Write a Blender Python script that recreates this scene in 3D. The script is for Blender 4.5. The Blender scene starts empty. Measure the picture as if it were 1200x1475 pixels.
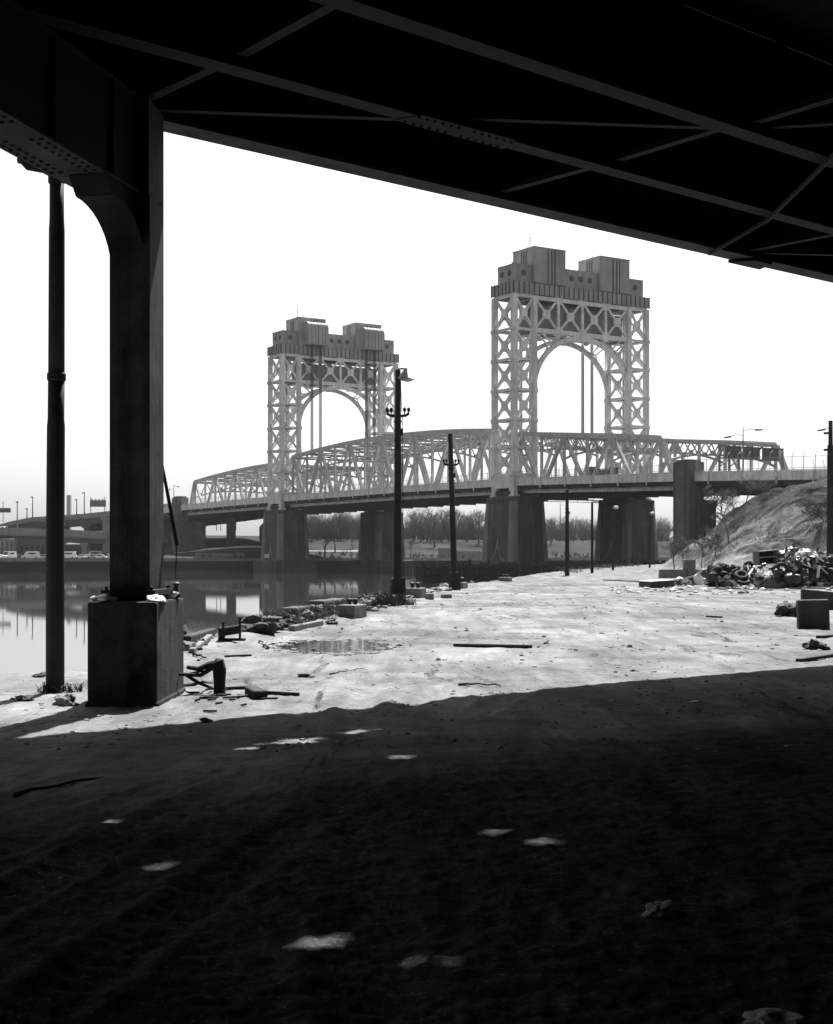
import bpy, bmesh, math, random
import numpy as np
from mathutils import Vector, Matrix, noise

SC = bpy.context.scene
COL = SC.collection
R = math.radians
rnd = random.Random(7)
UP = Vector((0, 0, 1))
FOC = 2050.0            # focal length in photo pixels (1200 x 1475)
EYE = 1.6               # eye height above the quay


def at(x, y, d):
    """photo pixel + distance -> point in the place (used while measuring)"""
    return Vector(((x - 600.0) / FOC * d, d, EYE - (y - 800.0) / FOC * d))


def gd(y):
    return EYE * FOC / (y - 800.0)


def lerp(a, b, t):
    return a + (b - a) * t


def sstep(a, b, x):
    t = max(0.0, min(1.0, (x - a) / (b - a)))
    return t * t * (3 - 2 * t)


# ------------------------------------------------------------------ materials
MATS = {}


def mat(name, g, rough=0.8, var=0.25, scale=2.0, fine=30.0, bump=0.3, bdist=0.02, streak=0.0,
        spec=0.12, metal=0.0, stain=0.0, stain_g=None, coords='Object', rust=0.0):
    if name in MATS:
        return MATS[name]
    m = bpy.data.materials.new(name)
    m.use_nodes = True
    nt = m.node_tree
    N, L = nt.nodes, nt.links
    b = N['Principled BSDF']
    tc = N.new('ShaderNodeTexCoord')
    co = tc.outputs[coords]

    def nz(sc, det=6, rgh=0.6, vec=None):
        n = N.new('ShaderNodeTexNoise')
        n.inputs['Scale'].default_value = sc
        n.inputs['Detail'].default_value = det
        n.inputs['Roughness'].default_value = rgh
        L.new(vec or co, n.inputs['Vector'])
        return n.outputs['Fac']

    def rng(src, a, bb, lo, hi):
        r = N.new('ShaderNodeMapRange')
        r.inputs['From Min'].default_value = a
        r.inputs['From Max'].default_value = bb
        r.inputs['To Min'].default_value = lo
        r.inputs['To Max'].default_value = hi
        L.new(src, r.inputs['Value'])
        return r.outputs['Result']

    def mul(a, bb):
        k = N.new('ShaderNodeMath')
        k.operation = 'MULTIPLY'
        L.new(a, k.inputs[0])
        L.new(bb, k.inputs[1])
        return k.outputs[0]
    v1 = rng(nz(scale), 0.3, 0.7, 1 - var, 1 + var)
    v2 = rng(nz(fine, 4, 0.7), 0.25, 0.75, 1 - var * 0.6, 1 + var * 0.6)
    val = mul(v1, v2)
    if streak > 0:
        mp = N.new('ShaderNodeMapping')
        mp.inputs['Scale'].default_value = (1, 1, 0.06)
        L.new(co, mp.inputs['Vector'])
        st = rng(nz(scale * 3.0, 5, 0.65, mp.outputs[0]), 0.42, 0.68, 1.0, 1.0 - streak)
        val = mul(val, st)
    if stain > 0:
        st = rng(nz(scale * 0.55, 8, 0.7), 0.50, 0.62, 1.0, 1.0 - stain)
        val = mul(val, st)
    k = N.new('ShaderNodeMath')
    k.operation = 'MULTIPLY'
    k.inputs[1].default_value = g
    L.new(val, k.inputs[0])
    cb = N.new('ShaderNodeCombineColor')
    for i in range(3):
        L.new(k.outputs[0], cb.inputs[i])
    L.new(cb.outputs[0], b.inputs['Base Color'])
    b.inputs['Roughness'].default_value = rough
    b.inputs['Specular IOR Level'].default_value = spec
    b.inputs['Metallic'].default_value = metal
    if bump > 0:
        bp = N.new('ShaderNodeBump')
        bp.inputs['Strength'].default_value = bump
        bp.inputs['Distance'].default_value = bdist
        L.new(nz(fine, 8, 0.75), bp.inputs['Height'])
        L.new(bp.outputs[0], b.inputs['Normal'])
    MATS[name] = m
    return m


# ------------------------------------------------------------------ mesh builder
ORG = {}                # object name -> world origin of its thing


class MB:
    def __init__(s):
        s.v = []
        s.f = []

    def add(s, vs, fs):
        o = len(s.v)
        s.v += [tuple(v) for v in vs]
        s.f += [tuple(i + o for i in f) for f in fs]

    def hexa(s, c):
        """8 corners: bottom ring 0-3, top ring 4-7"""
        s.add(c, [(3, 2, 1, 0), (4, 5, 6, 7), (0, 1, 5, 4), (1, 2, 6, 5), (2, 3, 7, 6), (3, 0, 4, 7)])

    def box(s, c, size, rot=None):
        c = Vector(c)
        h = [x * 0.5 for x in size]
        M = rot if rot is not None else Matrix.Identity(3)
        s.hexa([c + M @ Vector(p) for p in ((-h[0], -h[1], -h[2]), (h[0], -h[1], -h[2]), (h[0], h[1], -h[2]), (-h[0], h[1], -h[2]),
                                            (-h[0], -h[1], h[2]), (h[0], -h[1], h[2]), (h[0], h[1], h[2]), (-h[0], h[1], h[2]))])

    def bar(s, p0, p1, w, h, up=UP):
        p0 = Vector(p0)
        p1 = Vector(p1)
        d = (p1 - p0)
        if d.length < 1e-6:
            return
        d.normalize()
        up = Vector(up)
        sd = d.cross(up)
        if sd.length < 1e-4:
            sd = d.cross(Vector((1, 0, 0)))
        sd.normalize()
        u = sd.cross(d)
        a, b = sd * w * .5, u * h * .5
        s.hexa([p0 - a - b, p0 + a - b, p1 + a - b, p1 - a - b, p0 - a + b, p0 + a + b, p1 + a + b, p1 - a + b])

    def path(s, pts, rad, n=8, cap=True):
        pts = [Vector(p) for p in pts]
        if not isinstance(rad, (list, tuple)):
            rad = [rad] * len(pts)
        rings = []
        prev = None
        for i, p in enumerate(pts):
            d = (pts[min(i + 1, len(pts) - 1)] - pts[max(i - 1, 0)])
            d.normalize()
            if prev is None:
                a = d.cross(UP)
                if a.length < 1e-3:
                    a = d.cross(Vector((1, 0, 0)))
            else:
                a = prev - d * prev.dot(d)
            a.normalize()
            prev = a
            b = d.cross(a)
            rings.append([p + (a * math.cos(t) + b * math.sin(t)) * rad[i] for t in [2 * math.pi * k / n for k in range(n)]])
        vs = [v for r in rings for v in r]
        fs = []
        for i in range(len(pts) - 1):
            for k in range(n):
                k2 = (k + 1) % n
                fs.append((i * n + k, i * n + k2, (i + 1) * n + k2, (i + 1) * n + k))
        if cap:
            fs.append(tuple(range(n - 1, -1, -1)))
            fs.append(tuple((len(pts) - 1) * n + k for k in range(n)))
        s.add(vs, fs)

    def tube(s, p0, p1, r0, r1=None, n=8):
        s.path([p0, p1], [r0, r0 if r1 is None else r1], n)

    def lathe(s, prof, c, n=16, axis=None):
        c = Vector(c)
        M = Matrix.Identity(3)
        if axis is not None:
            M = Vector((0, 0, 1)).rotation_difference(Vector(axis)).to_matrix()
        vs, fs = [], []
        for r, z in prof:
            for k in range(n):
                t = 2 * math.pi * k / n
                vs.append(c + M @ Vector((r * math.cos(t), r * math.sin(t), z)))
        for i in range(len(prof) - 1):
            for k in range(n):
                k2 = (k + 1) % n
                fs.append((i * n + k, i * n + k2, (i + 1) * n + k2, (i + 1) * n + k))
        fs.append(tuple(range(n - 1, -1, -1)))
        fs.append(tuple((len(prof) - 1) * n + k for k in range(n)))
        s.add(vs, fs)

    def prism(s, pts, ext):
        """closed polygon pts (Vectors) extruded by vector ext"""
        n = len(pts)
        pts = [Vector(p) for p in pts]
        ext = Vector(ext)
        fs = [tuple(range(n - 1, -1, -1)), tuple(range(n, 2 * n))]
        fs += [(i, (i + 1) % n, (i + 1) % n + n, i + n) for i in range(n)]
        s.add(pts + [p + ext for p in pts], fs)

    def blob(s, c, rad, seed=0, sub=2, amp=0.25, freq=1.6, flat=None, rot=None):
        bm = bmesh.new()
        bmesh.ops.create_icosphere(bm, subdivisions=sub, radius=1.0)
        off = Vector((seed * 3.17, seed * 1.31, seed * 7.7))
        c = Vector(c)
        vs = []
        M = rot if rot is not None else Matrix.Identity(3)
        for v in bm.verts:
            d = v.co.normalized()
            k = 1 + amp * noise.noise(d * freq + off) * 1.6 + amp * .5 * noise.noise(d * freq * 2.7 + off)
            q = Vector((d.x * rad[0] * k, d.y * rad[1] * k, d.z * rad[2] * k))
            if flat is not None and q.z < -flat:
                q.z = -flat
            vs.append(c + M @ q)
        fs = [tuple(v.index for v in f.verts) for f in bm.faces]
        bm.free()
        s.add(vs, fs)

    def build(s, name, m, parent=None, smooth=False, bevel=0.0, seg=1, weld=False):
        me = bpy.data.meshes.new(name)
        o = bpy.data.objects.new(name, me)
        COL.objects.link(o)
        org = Vector((0, 0, 0))
        if parent is not None:
            org = ORG.get(parent.name, org)
            o.parent = parent
        ORG[o.name] = org
        me.from_pydata([(v[0] - org[0], v[1] - org[1], v[2] - org[2]) for v in s.v], [], s.f)
        if bevel > 0:
            bm = bmesh.new()
            bm.from_mesh(me)
            if weld:
                bmesh.ops.remove_doubles(bm, verts=bm.verts, dist=1e-4)
            bmesh.ops.bevel(bm, geom=list(bm.edges), offset=bevel, segments=seg, affect='EDGES', profile=0.6)
            bm.to_mesh(me)
            bm.free()
        if smooth:
            me.polygons.foreach_set('use_smooth', [True] * len(me.polygons))
        if m is not None:
            me.materials.append(m)
        me.update()
        return o


def tag(o, label=None, cat=None, group=None, kind=None):
    if label:
        o['label'] = label
    if cat:
        o['category'] = cat
    if group:
        o['group'] = group
    if kind:
        o['kind'] = kind
    return o


def thing(name, label, cat, loc=(0, 0, 0), group=None):
    o = bpy.data.objects.new(name, None)
    o.empty_display_size = 0.2
    o.location = loc
    COL.objects.link(o)
    ORG[o.name] = Vector(loc)
    return tag(o, label, cat, group)


def single(mb, name, m, label, cat, loc=None, group=None, **kw):
    """a thing that is one mesh; its origin moved to loc"""
    o = mb.build(name, m, None, **kw)
    if loc is not None:
        l = Vector(loc)
        o.data.transform(Matrix.Translation(-l))
        o.location = l
        ORG[o.name] = l
    return tag(o, label, cat, group)


def copy_tree(o, parent=None):
    c = o.copy()
    COL.objects.link(c)
    c.parent = parent
    for ch in list(o.children):
        copy_tree(ch, c)
    return c


# ------------------------------------------------------------------ palette
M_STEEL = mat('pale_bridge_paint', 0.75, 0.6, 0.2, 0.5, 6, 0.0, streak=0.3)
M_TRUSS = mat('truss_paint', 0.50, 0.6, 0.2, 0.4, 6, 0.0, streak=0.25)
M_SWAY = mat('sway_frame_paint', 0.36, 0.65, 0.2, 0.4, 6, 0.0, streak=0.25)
M_STEEL2 = mat('grey_paint_with_shade', 0.17, 0.65, 0.16, 0.4, 6, 0.0, streak=0.2)  # grey paint, darkened to put interior shade into the bracing's colour
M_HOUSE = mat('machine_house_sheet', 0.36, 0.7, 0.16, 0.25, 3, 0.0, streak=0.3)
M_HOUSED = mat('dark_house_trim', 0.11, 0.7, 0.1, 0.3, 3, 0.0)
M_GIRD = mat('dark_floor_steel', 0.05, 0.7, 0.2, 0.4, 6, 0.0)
M_CW = mat('counterweight_concrete', 0.26, 0.8, 0.12, 0.3, 4, 0.0)
M_ROPE = mat('greased_wire_rope', 0.07, 0.6, 0.1, 1, 9, 0.0)
M_PIER = mat('weathered_granite', 0.105, 0.9, 0.35, 0.3, 3.0, 0.4, 0.1, streak=0.5, stain=.2)
M_PYLON = mat('grey_pylon_stone', 0.135, 0.9, 0.3, 0.3, 3.0, 0.4, 0.1, streak=0.4, stain=.2)
M_PIERL = mat('pale_granite', 0.23, 0.9, 0.22, 0.22, 3.0, 0.4, 0.1, streak=0.35)
M_ROAD = mat('bridge_roadway', 0.10, 0.9, 0.2, 0.4, 8, 0.0)
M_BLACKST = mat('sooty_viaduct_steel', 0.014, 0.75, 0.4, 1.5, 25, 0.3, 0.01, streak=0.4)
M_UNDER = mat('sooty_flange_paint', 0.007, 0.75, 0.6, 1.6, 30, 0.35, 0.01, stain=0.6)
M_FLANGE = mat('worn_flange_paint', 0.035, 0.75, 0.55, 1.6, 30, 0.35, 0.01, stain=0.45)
M_DECKCON = mat('sooty_deck_concrete', 0.03, 0.9, 0.3, 1.0, 12, 0.3, 0.02)
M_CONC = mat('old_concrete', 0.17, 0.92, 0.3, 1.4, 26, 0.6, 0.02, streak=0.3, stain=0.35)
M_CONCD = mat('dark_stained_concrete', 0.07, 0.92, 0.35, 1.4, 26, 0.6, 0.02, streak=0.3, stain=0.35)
M_FOOT = mat('footing_concrete', 0.044, 0.92, 0.5, 1.6, 26, 0.9, 0.03, streak=0.5, stain=0.75)
M_COLUMN = mat('column_paint', 0.052, 0.8, 0.5, 2.2, 30, 0.4, 0.01, streak=0.5, stain=0.4)
M_SNOW = mat('dirty_snow', 0.62, 0.9, 0.12, 3, 30, 0.6, 0.02)
M_IRON = mat('black_iron', 0.025, 0.65, 0.3, 4, 30, 0.3, 0.005)
M_TIMBER = mat('wet_dark_timber', 0.035, 0.85, 0.5, 3, 20, 0.6, 0.02, streak=0.5)
M_WOOD = mat('grey_driftwood', 0.16, 0.85, 0.45, 4, 30, 0.6, 0.01, streak=0.5)
M_PALEW = mat('bleached_board', 0.36, 0.85, 0.3, 4, 30, 0.4, 0.01, streak=0.3)
M_BARK = mat('winter_bark', 0.085, 0.9, 0.3, 1, 8, 0.0)
M_WEED = mat('dry_weeds', 0.13, 0.9, 0.5, 3, 20, 0.0)
M_BLACK = mat('black_plastic', 0.02, 0.45, 0.3, 4, 20, 0.3, 0.02, spec=0.5)
M_WHITE = mat('white_scrap', 0.52, 0.8, 0.15, 4, 20, 0.4, 0.02)
M_GREY = mat('grey_scrap', 0.28, 0.85, 0.35, 4, 20, 0.4, 0.02, stain=0.4)
M_DARK = mat('dark_scrap', 0.05, 0.85, 0.5, 4, 20, 0.5, 0.02)
M_MID = mat('brown_board', 0.14, 0.85, 0.4, 4, 20, 0.4, 0.02, streak=0.3)
M_RUBBER = mat('tyre_rubber', 0.025, 0.75, 0.3, 6, 40, 0.4, 0.01)
M_GLASS = mat('dark_window_glass', 0.03, 0.3, 0.1, 1, 5, 0.0, spec=0.3)
M_GRAVEL = mat('fine_gravel', 0.2, 0.95, 0.4, 3, 20, 0.5, 0.02)
M_ROCK = mat('quay_rubble', 0.17, 0.95, 0.4, 3, 20, 0.7, 0.03)
M_RAMP = mat('ramp_concrete', 0.25, 0.9, 0.18, 0.2, 3, 0.0, streak=0.25)
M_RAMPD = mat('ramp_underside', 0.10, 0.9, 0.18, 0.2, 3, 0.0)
M_SIGNBK = mat('sign_back', 0.13, 0.7, 0.1, 0.5, 4, 0.0)
M_FENCE = mat('galvanised_mesh', 0.4, 0.6, 0.1, 1, 8, 0.0)
# ------------------------------------------------------------------ light, sky, camera
SUN_EL = R(54.0)
SUN_AZ = R(11.0)        # clockwise from +Y (straight ahead), towards the right
w = bpy.data.worlds.new('World')
SC.world = w
w.use_nodes = True
nt = w.node_tree
bg = nt.nodes['Background']
sky = nt.nodes.new('ShaderNodeTexSky')
sky.sky_type = 'NISHITA'
sky.sun_disc = False
sky.sun_elevation = SUN_EL
sky.sun_rotation = SUN_AZ
sky.air_density = 1.0
sky.dust_density = 3.0
sky.ozone_density = 1.0
bw = nt.nodes.new('ShaderNodeRGBToBW')
nt.links.new(sky.outputs[0], bw.inputs[0])
nt.links.new(bw.outputs[0], bg.inputs['Color'])
bg.inputs['Strength'].default_value = 0.059

sl = bpy.data.lights.new('sun', 'SUN')
sl.energy = 5.0
sl.angle = R(0.6)
sl.color = (1, 1, 1)
so = bpy.data.objects.new('sun', sl)
COL.objects.link(so)
sd = Vector((math.sin(SUN_AZ) * math.cos(SUN_EL), math.cos(SUN_AZ) * math.cos(SUN_EL), math.sin(SUN_EL)))
so.rotation_euler = (-sd).to_track_quat('-Z', 'Y').to_euler()

cam = bpy.data.cameras.new('camera')
cam.sensor_fit = 'AUTO'
cam.sensor_width = 36.0
cam.lens = FOC * 36.0 / 1475.0
cam.shift_y = 62.5 / 1475.0
cam.clip_start = 0.1
cam.clip_end = 9000
co = bpy.data.objects.new('camera', cam)
co.location = (0, 0, EYE)
co.rotation_euler = (R(90), 0, 0)
COL.objects.link(co)
SC.camera = co
SC.view_settings.view_transform = 'Standard'
SC.view_settings.look = 'None'
SC.view_settings.gamma = 1.0
SC.view_settings.exposure = 1.62
SC.render.engine = 'CYCLES'
SC.cycles.max_bounces = 6
SC.cycles.diffuse_bounces = 3
SC.cycles.glossy_bounces = 3
SC.cycles.volume_bounces = 0
HAZE_D = 0.00005
# ------------------------------------------------------------------ ground, water, far shore
def pnoise(X, Y, seed, freq):
    """smooth value noise on numpy arrays"""
    rs = np.random.RandomState(seed)
    tab = rs.rand(256, 256)
    x = X * freq + 31.7
    y = Y * freq + 17.3
    xi = np.floor(x).astype(int)
    yi = np.floor(y).astype(int)
    xf = x - xi
    yf = y - yi
    xf = xf * xf * (3 - 2 * xf)
    yf = yf * yf * (3 - 2 * yf)
    g = lambda a, b: tab[a & 255, b & 255]
    return ((g(xi, yi) * (1 - xf) + g(xi + 1, yi) * xf) * (1 - yf) + (g(xi, yi + 1) * (1 - xf) + g(xi + 1, yi + 1) * xf) * yf) * 2 - 1


QUAY = [(0, -60), (18.7, -60), (19.3, -6.2), (20.2, -4.7), (24, -4.35), (29, -4.0), (34, -3.2), (38.6, -2.4), (50.5, -1.05), (65, -0.1),
        (78, 2.4), (91, 5.2), (131, 12), (180, 22.5), (230, 36), (262, 50), (285, 75), (320, 140), (345, 220)]
QY = np.array([q[0] for q in QUAY], float)
QX = np.array([q[1] for q in QUAY], float)
# puddles: photo x, y, width px, height px
PUD = [(470, 931, 190, 22)]
PUDW = []
for (px_, py_, w_, h_) in PUD:
    d_ = gd(py_)
    d0_, d1_ = gd(py_ + h_ * .5), gd(py_ - h_ * .5)
    PUDW.append(((px_ - 600) / FOC * d_, (d0_ + d1_) / 2, w_ * .5 / FOC * d_, (d1_ - d0_) / 2))
MOUND_X = np.array([-100, 21.0, 23.5, 25.4, 27.9, 30.4, 32.7, 34.9, 38, 46, 70, 300])
MOUND_Z = np.array([0, 0.0, 0.7, 1.9, 3.5, 5.3, 7.0, 7.6, 8.4, 9.0, 9.4, 9.6])


def ruts(X, Y):
    """tyre tracks that curve along the quay: shallow troughs with narrow tread ridges"""
    h = np.zeros_like(X)
    for (x0, k, c, wd, dp) in [(-1.95, .20, .0032, .15, .022), (-1.1, .20, .0032, .15, .024), (-3.4, .26, .002, .14, .018), (-2.6, .26, .002, .14, .018),
                               (1.2, .16, .003, .17, .014), (2.6, .16, .003, .17, .014), (4.2, .10, .002, .2, .02), (-.2, -.03, .0007, .18, .02), (1.3, -.03, .0007, .18, .018), (5.6, .12, .001, .2, .018)]:
        xc = x0 + k * (Y - 6) + c * (Y - 6) ** 2 * np.sign(k) * .6 + .12 * pnoise(Y * 0 + x0, Y, 6, .25)
        t = (X - xc) / wd
        env = np.exp(-(t / 1.1) ** 4)
        tread = .5 + .5 * np.sign(np.sin(Y * 42 + t * 3.0))
        h += -dp * env * (.55 + .45 * tread) + dp * .55 * np.exp(-((np.abs(t) - 1.45) / .4) ** 2)
    return h * np.clip(.55 + 1.3 * pnoise(X, Y, 5, .3), 0, 1.4)


def base_h(X, Y):
    near = np.clip((60 - Y) / 45, 0, 1)
    h = .035 * pnoise(X, Y, 1, .16) + .009 * pnoise(X, Y, 2, .7)
    h += ruts(X, Y) * near
    return h


def ground_h(X, Y):
    h = base_h(X, Y)
    near = np.clip((45 - Y) / 35, 0, 1)
    small = .007 * pnoise(X, Y, 3, 2.3) + .006 * pnoise(X, Y, 4, 6.0) + .007 * pnoise(X, Y, 8, 13.0)
    small = small + np.clip((13 - Y) / 3, 0, 1) * (.006 * pnoise(X, Y, 41, 19.0) + .006 * np.clip(pnoise(X, Y, 42, 34.0), 0, 1))
    for (cx, cy, rx, ry) in PUDW:
        q = ((X - cx) / (rx * 1.15)) ** 2 + ((Y - cy) / (ry * 1.15)) ** 2
        wgt = np.exp(-np.clip(q, 0, 30) ** 2 * .35)
        z0 = base_h(np.array([cx]), np.array([cy]))[0]
        h = h * (1 - wgt) + (z0 - .020 * np.exp(-q * .9) + (.35 if ry > 1 else .8) * (.012 * pnoise(X, Y, 31, 9.0) + .014 * pnoise(X, Y, 32, 22.0) + .009 * pnoise(X, Y, 33, 45.0))) * wgt
    h = h + small * (.5 + .5 * near)
    # mound of excavated earth to the right
    Xs = X + (130 - Y) * np.where(Y > 130, .19, .11)
    Xs = Xs + 1.2 * pnoise(X, Y, 11, .09) + .5 * pnoise(X, Y, 12, .3)
    ridge = np.interp(Xs, MOUND_X, MOUND_Z)
    Yb = Y + 2.6 * pnoise(X, Y, 13, .12) + .6 * pnoise(X, Y, 14, .45)
    S = np.interp(Yb, [0, 80, 88, 96, 101, 102.2, 112, 128, 400], [0, 0, .16, .27, .31, .60, .72, 1, 1])
    m = ridge * S
    rough = np.clip(m / 1.2, 0, 1)
    m = m + rough * (.5 * pnoise(X, Y, 15, .25) + .24 * pnoise(X, Y, 16, .7) + .13 * pnoise(X, Y, 17, 1.8) + .07 * pnoise(X, Y, 19, 4.0))
    # gullies down the loose face
    m = m + rough * .12 * np.sin(X * 1.5 + 2.5 * pnoise(X, Y, 18, .2)) * np.exp(-((Y - 93) / 9) ** 2)
    h = h + np.maximum(m, 0)
    # quay edge
    xe = np.interp(Y, QY, QX) + .25 * pnoise(X, Y, 21, .8) + .12 * pnoise(X, Y, 22, 2.4)
    t = np.clip((xe + .12 - X) / .35, 0, 1)
    bank = t * t * (3 - 2 * t)
    h = h + .06 * np.exp(-((X - xe - .6) / .5) ** 2) * np.clip((Y - 20) / 4, 0, 1) * (1 + pnoise(X, Y, 23, 1.1)) - bank * 4.2
    return h


def gz(x, y):
    return float(ground_h(np.array([float(x)]), np.array([float(y)]))[0])


def grid_object(name, X, Y, Z, m, smooth=True):
    nr, nc = X.shape
    me = bpy.data.meshes.new(name)
    me.vertices.add(nr * nc)
    me.vertices.foreach_set('co', np.stack([X, Y, Z], -1).astype(np.float32).ravel())
    idx = np.arange(nr * nc).reshape(nr, nc)
    q = np.stack([idx[:-1, :-1], idx[:-1, 1:], idx[1:, 1:], idx[1:, :-1]], -1).reshape(-1, 4)
    me.loops.add(q.size)
    me.loops.foreach_set('vertex_index', q.ravel().astype(np.int32))
    me.polygons.add(len(q))
    me.polygons.foreach_set('loop_start', np.arange(0, q.size, 4, dtype=np.int32))
    me.polygons.foreach_set('loop_total', np.full(len(q), 4, np.int32))
    me.polygons.foreach_set('use_smooth', np.full(len(q), smooth, bool))
    me.update(calc_edges=True)
    me.validate()
    me.materials.append(m)
    o = bpy.data.objects.new(name, me)
    COL.objects.link(o)
    return o


def ground_material():
    m = bpy.data.materials.new('dusty_quay_earth')
    m.use_nodes = True
    N, L = m.node_tree.nodes, m.node_tree.links
    b = N['Principled BSDF']
    tc = N.new('ShaderNodeTexCoord')

    def mapping(sc, rz=0):
        k = N.new('ShaderNodeMapping')
        k.inputs['Scale'].default_value = sc
        k.inputs['Rotation'].default_value = (0, 0, rz)
        L.new(tc.outputs['Object'], k.inputs['Vector'])
        return k.outputs[0]

    def nz(sc, det, rg, vec, dist=0.0):
        n = N.new('ShaderNodeTexNoise')
        n.inputs['Scale'].default_value = sc
        n.inputs['Detail'].default_value = det
        n.inputs['Roughness'].default_value = rg
        n.inputs['Distortion'].default_value = dist
        L.new(vec, n.inputs['Vector'])
        return n.outputs['Fac']

    def rng(src, a, bb, lo, hi):
        r = N.new('ShaderNodeMapRange')
        r.inputs['From Min'].default_value = a
        r.inputs['From Max'].default_value = bb
        r.inputs['To Min'].default_value = lo
        r.inputs['To Max'].default_value = hi
        L.new(src, r.inputs['Value'])
        return r.outputs['Result']

    def math_(op, a, bb):
        k = N.new('ShaderNodeMath')
        k.operation = op
        for i, s in enumerate((a, bb)):
            if isinstance(s, (int, float)):
                k.inputs[i].default_value = s
            else:
                L.new(s, k.inputs[i])
        return k.outputs[0]
    iso = mapping((1, 1, 1))
    trk = mapping((1.6, .22, 1), R(-14))
    big = rng(nz(.2, 6, .66, iso, .8), .37, .63, .66, 1.14)
    med = rng(nz(.9, 10, .74, iso, .3), .36, .66, .74, 1.14)
    streak = rng(nz(1.0, 7, .7, trk, .5), .38, .62, .70, 1.10)
    fine = rng(nz(9, 8, .8, iso), .3, .7, .76, 1.2)
    grit = rng(nz(70, 3, .7, iso), .3, .7, .84, 1.16)
    dark = math_('MULTIPLY', rng(nz(.8, 10, .78, trk, 1.0), .57, .66, 1.0, .28), rng(nz(3.1, 8, .8, trk, .6), .60, .68, 1.0, .35))
    v = math_('MULTIPLY', math_('MULTIPLY', big, med), math_('MULTIPLY', streak, fine))
    v = math_('MULTIPLY', v, math_('MULTIPLY', grit, dark))
    v = math_('MULTIPLY', v, GROUND_G)
    # the mound: earth darker than the dusted quay, with pale scree
    geo = N.new('ShaderNodeSeparateXYZ')
    L.new(tc.outputs['Object'], geo.inputs[0])
    # scattered pale grains: grit and crushed shell trodden into the earth
    vor = N.new('ShaderNodeTexVoronoi')
    vor.inputs['Scale'].default_value = 26
    L.new(iso, vor.inputs['Vector'])
    grain = rng(vor.outputs['Distance'], .12, .26, 1.9, 1.0)
    gm = rng(nz(1.6, 6, .7, trk, .4), .50, .62, 0.0, 1.0)
    gmx = N.new('ShaderNodeMix')
    gmx.data_type = 'FLOAT'
    L.new(gm, gmx.inputs[0])
    gmx.inputs[2].default_value = 1.0
    L.new(grain, gmx.inputs[3])
    mn = N.new('ShaderNodeMath')
    mn.operation = 'MINIMUM'
    L.new(math_('MULTIPLY', v, gmx.outputs[0]), mn.inputs[0])
    mn.inputs[1].default_value = .25
    v = mn.outputs[0]
    # under-deck shade painted into the albedo: a ragged band inside the deck edge
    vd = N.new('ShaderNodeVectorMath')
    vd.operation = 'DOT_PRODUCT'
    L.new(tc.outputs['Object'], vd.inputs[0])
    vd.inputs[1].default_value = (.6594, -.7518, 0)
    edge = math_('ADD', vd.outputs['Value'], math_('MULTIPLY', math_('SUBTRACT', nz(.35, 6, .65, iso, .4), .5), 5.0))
    shade_mul = rng(edge, -8.6, -7.0, 1.0, DECK_SHADE)
    v = math_('MULTIPLY', v, shade_mul)
    # grit speckle within the painted shade
    shade_fac = rng(edge, -8.6, -7.0, 0.0, 1.0)
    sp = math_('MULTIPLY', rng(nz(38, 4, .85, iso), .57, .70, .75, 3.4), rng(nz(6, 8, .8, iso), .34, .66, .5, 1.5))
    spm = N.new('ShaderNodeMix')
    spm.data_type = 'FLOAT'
    L.new(shade_fac, spm.inputs[0])
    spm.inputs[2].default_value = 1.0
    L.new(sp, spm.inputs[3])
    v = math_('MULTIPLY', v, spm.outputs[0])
    up = rng(geo.outputs['Z'], .5, 1.6, 0.0, 1.0)
    earth = math_('MULTIPLY', rng(nz(.22, 7, .7, iso, .6), .38, .62, .22, 1.55), rng(nz(2.2, 8, .8, iso), .32, .68, .35, 1.5))
    # pale tongue of loose scree low on the face
    vs = N.new('ShaderNodeVectorMath')
    vs.operation = 'DISTANCE'
    sc_ = N.new('ShaderNodeVectorMath')
    sc_.operation = 'MULTIPLY'
    L.new(tc.outputs['Object'], sc_.inputs[0])
    sc_.inputs[1].default_value = (1, .5, 1.2)
    L.new(sc_.outputs[0], vs.inputs[0])
    vs.inputs[1].default_value = (20.8, 48.5, 1.6)
    scree = rng(math_('ADD', vs.outputs['Value'], math_('MULTIPLY', nz(.6, 7, .7, iso, .5), 5.0)), 5.2, 8.2, 2.9, 1.0)
    # matted grass covers the crown of the mound, bare earth below
    grass = rng(math_('ADD', geo.outputs['Z'], math_('MULTIPLY', nz(.7, 7, .7, iso, .4), 3.0)), 5.4, 7.2, 1.15, .55)
    earth = math_('MULTIPLY', math_('MULTIPLY', math_('MULTIPLY', earth, grass), scree), MOUND_G)
    mx = N.new('ShaderNodeMix')
    mx.data_type = 'FLOAT'
    L.new(up, mx.inputs[0])
    L.new(v, mx.inputs[2])
    L.new(earth, mx.inputs[3])
    cb = N.new('ShaderNodeCombineColor')
    for i in range(3):
        L.new(mx.outputs[0], cb.inputs[i])
    L.new(cb.outputs[0], b.inputs['Base Color'])
    b.inputs['Roughness'].default_value = .95
    b.inputs['Specular IOR Level'].default_value = 0.0
    bp = N.new('ShaderNodeBump')
    bp.inputs['Strength'].default_value = .4
    bp.inputs['Distance'].default_value = .02
    hsum = math_('ADD', nz(22, 9, .8, iso), math_('MULTIPLY', nz(5, 6, .7, trk), 1.2))
    L.new(hsum, bp.inputs['Height'])
    L.new(bp.outputs[0], b.inputs['Normal'])
    return m


DECK_SHADE = 0.48          # ground albedo factor, deck shade painted into the colour
GROUND_G = 0.187
MOUND_G = 0.078
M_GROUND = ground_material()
rows = np.concatenate([np.geomspace(2.2, 26, 470), np.geomspace(26.2, 345, 330)])
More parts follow.
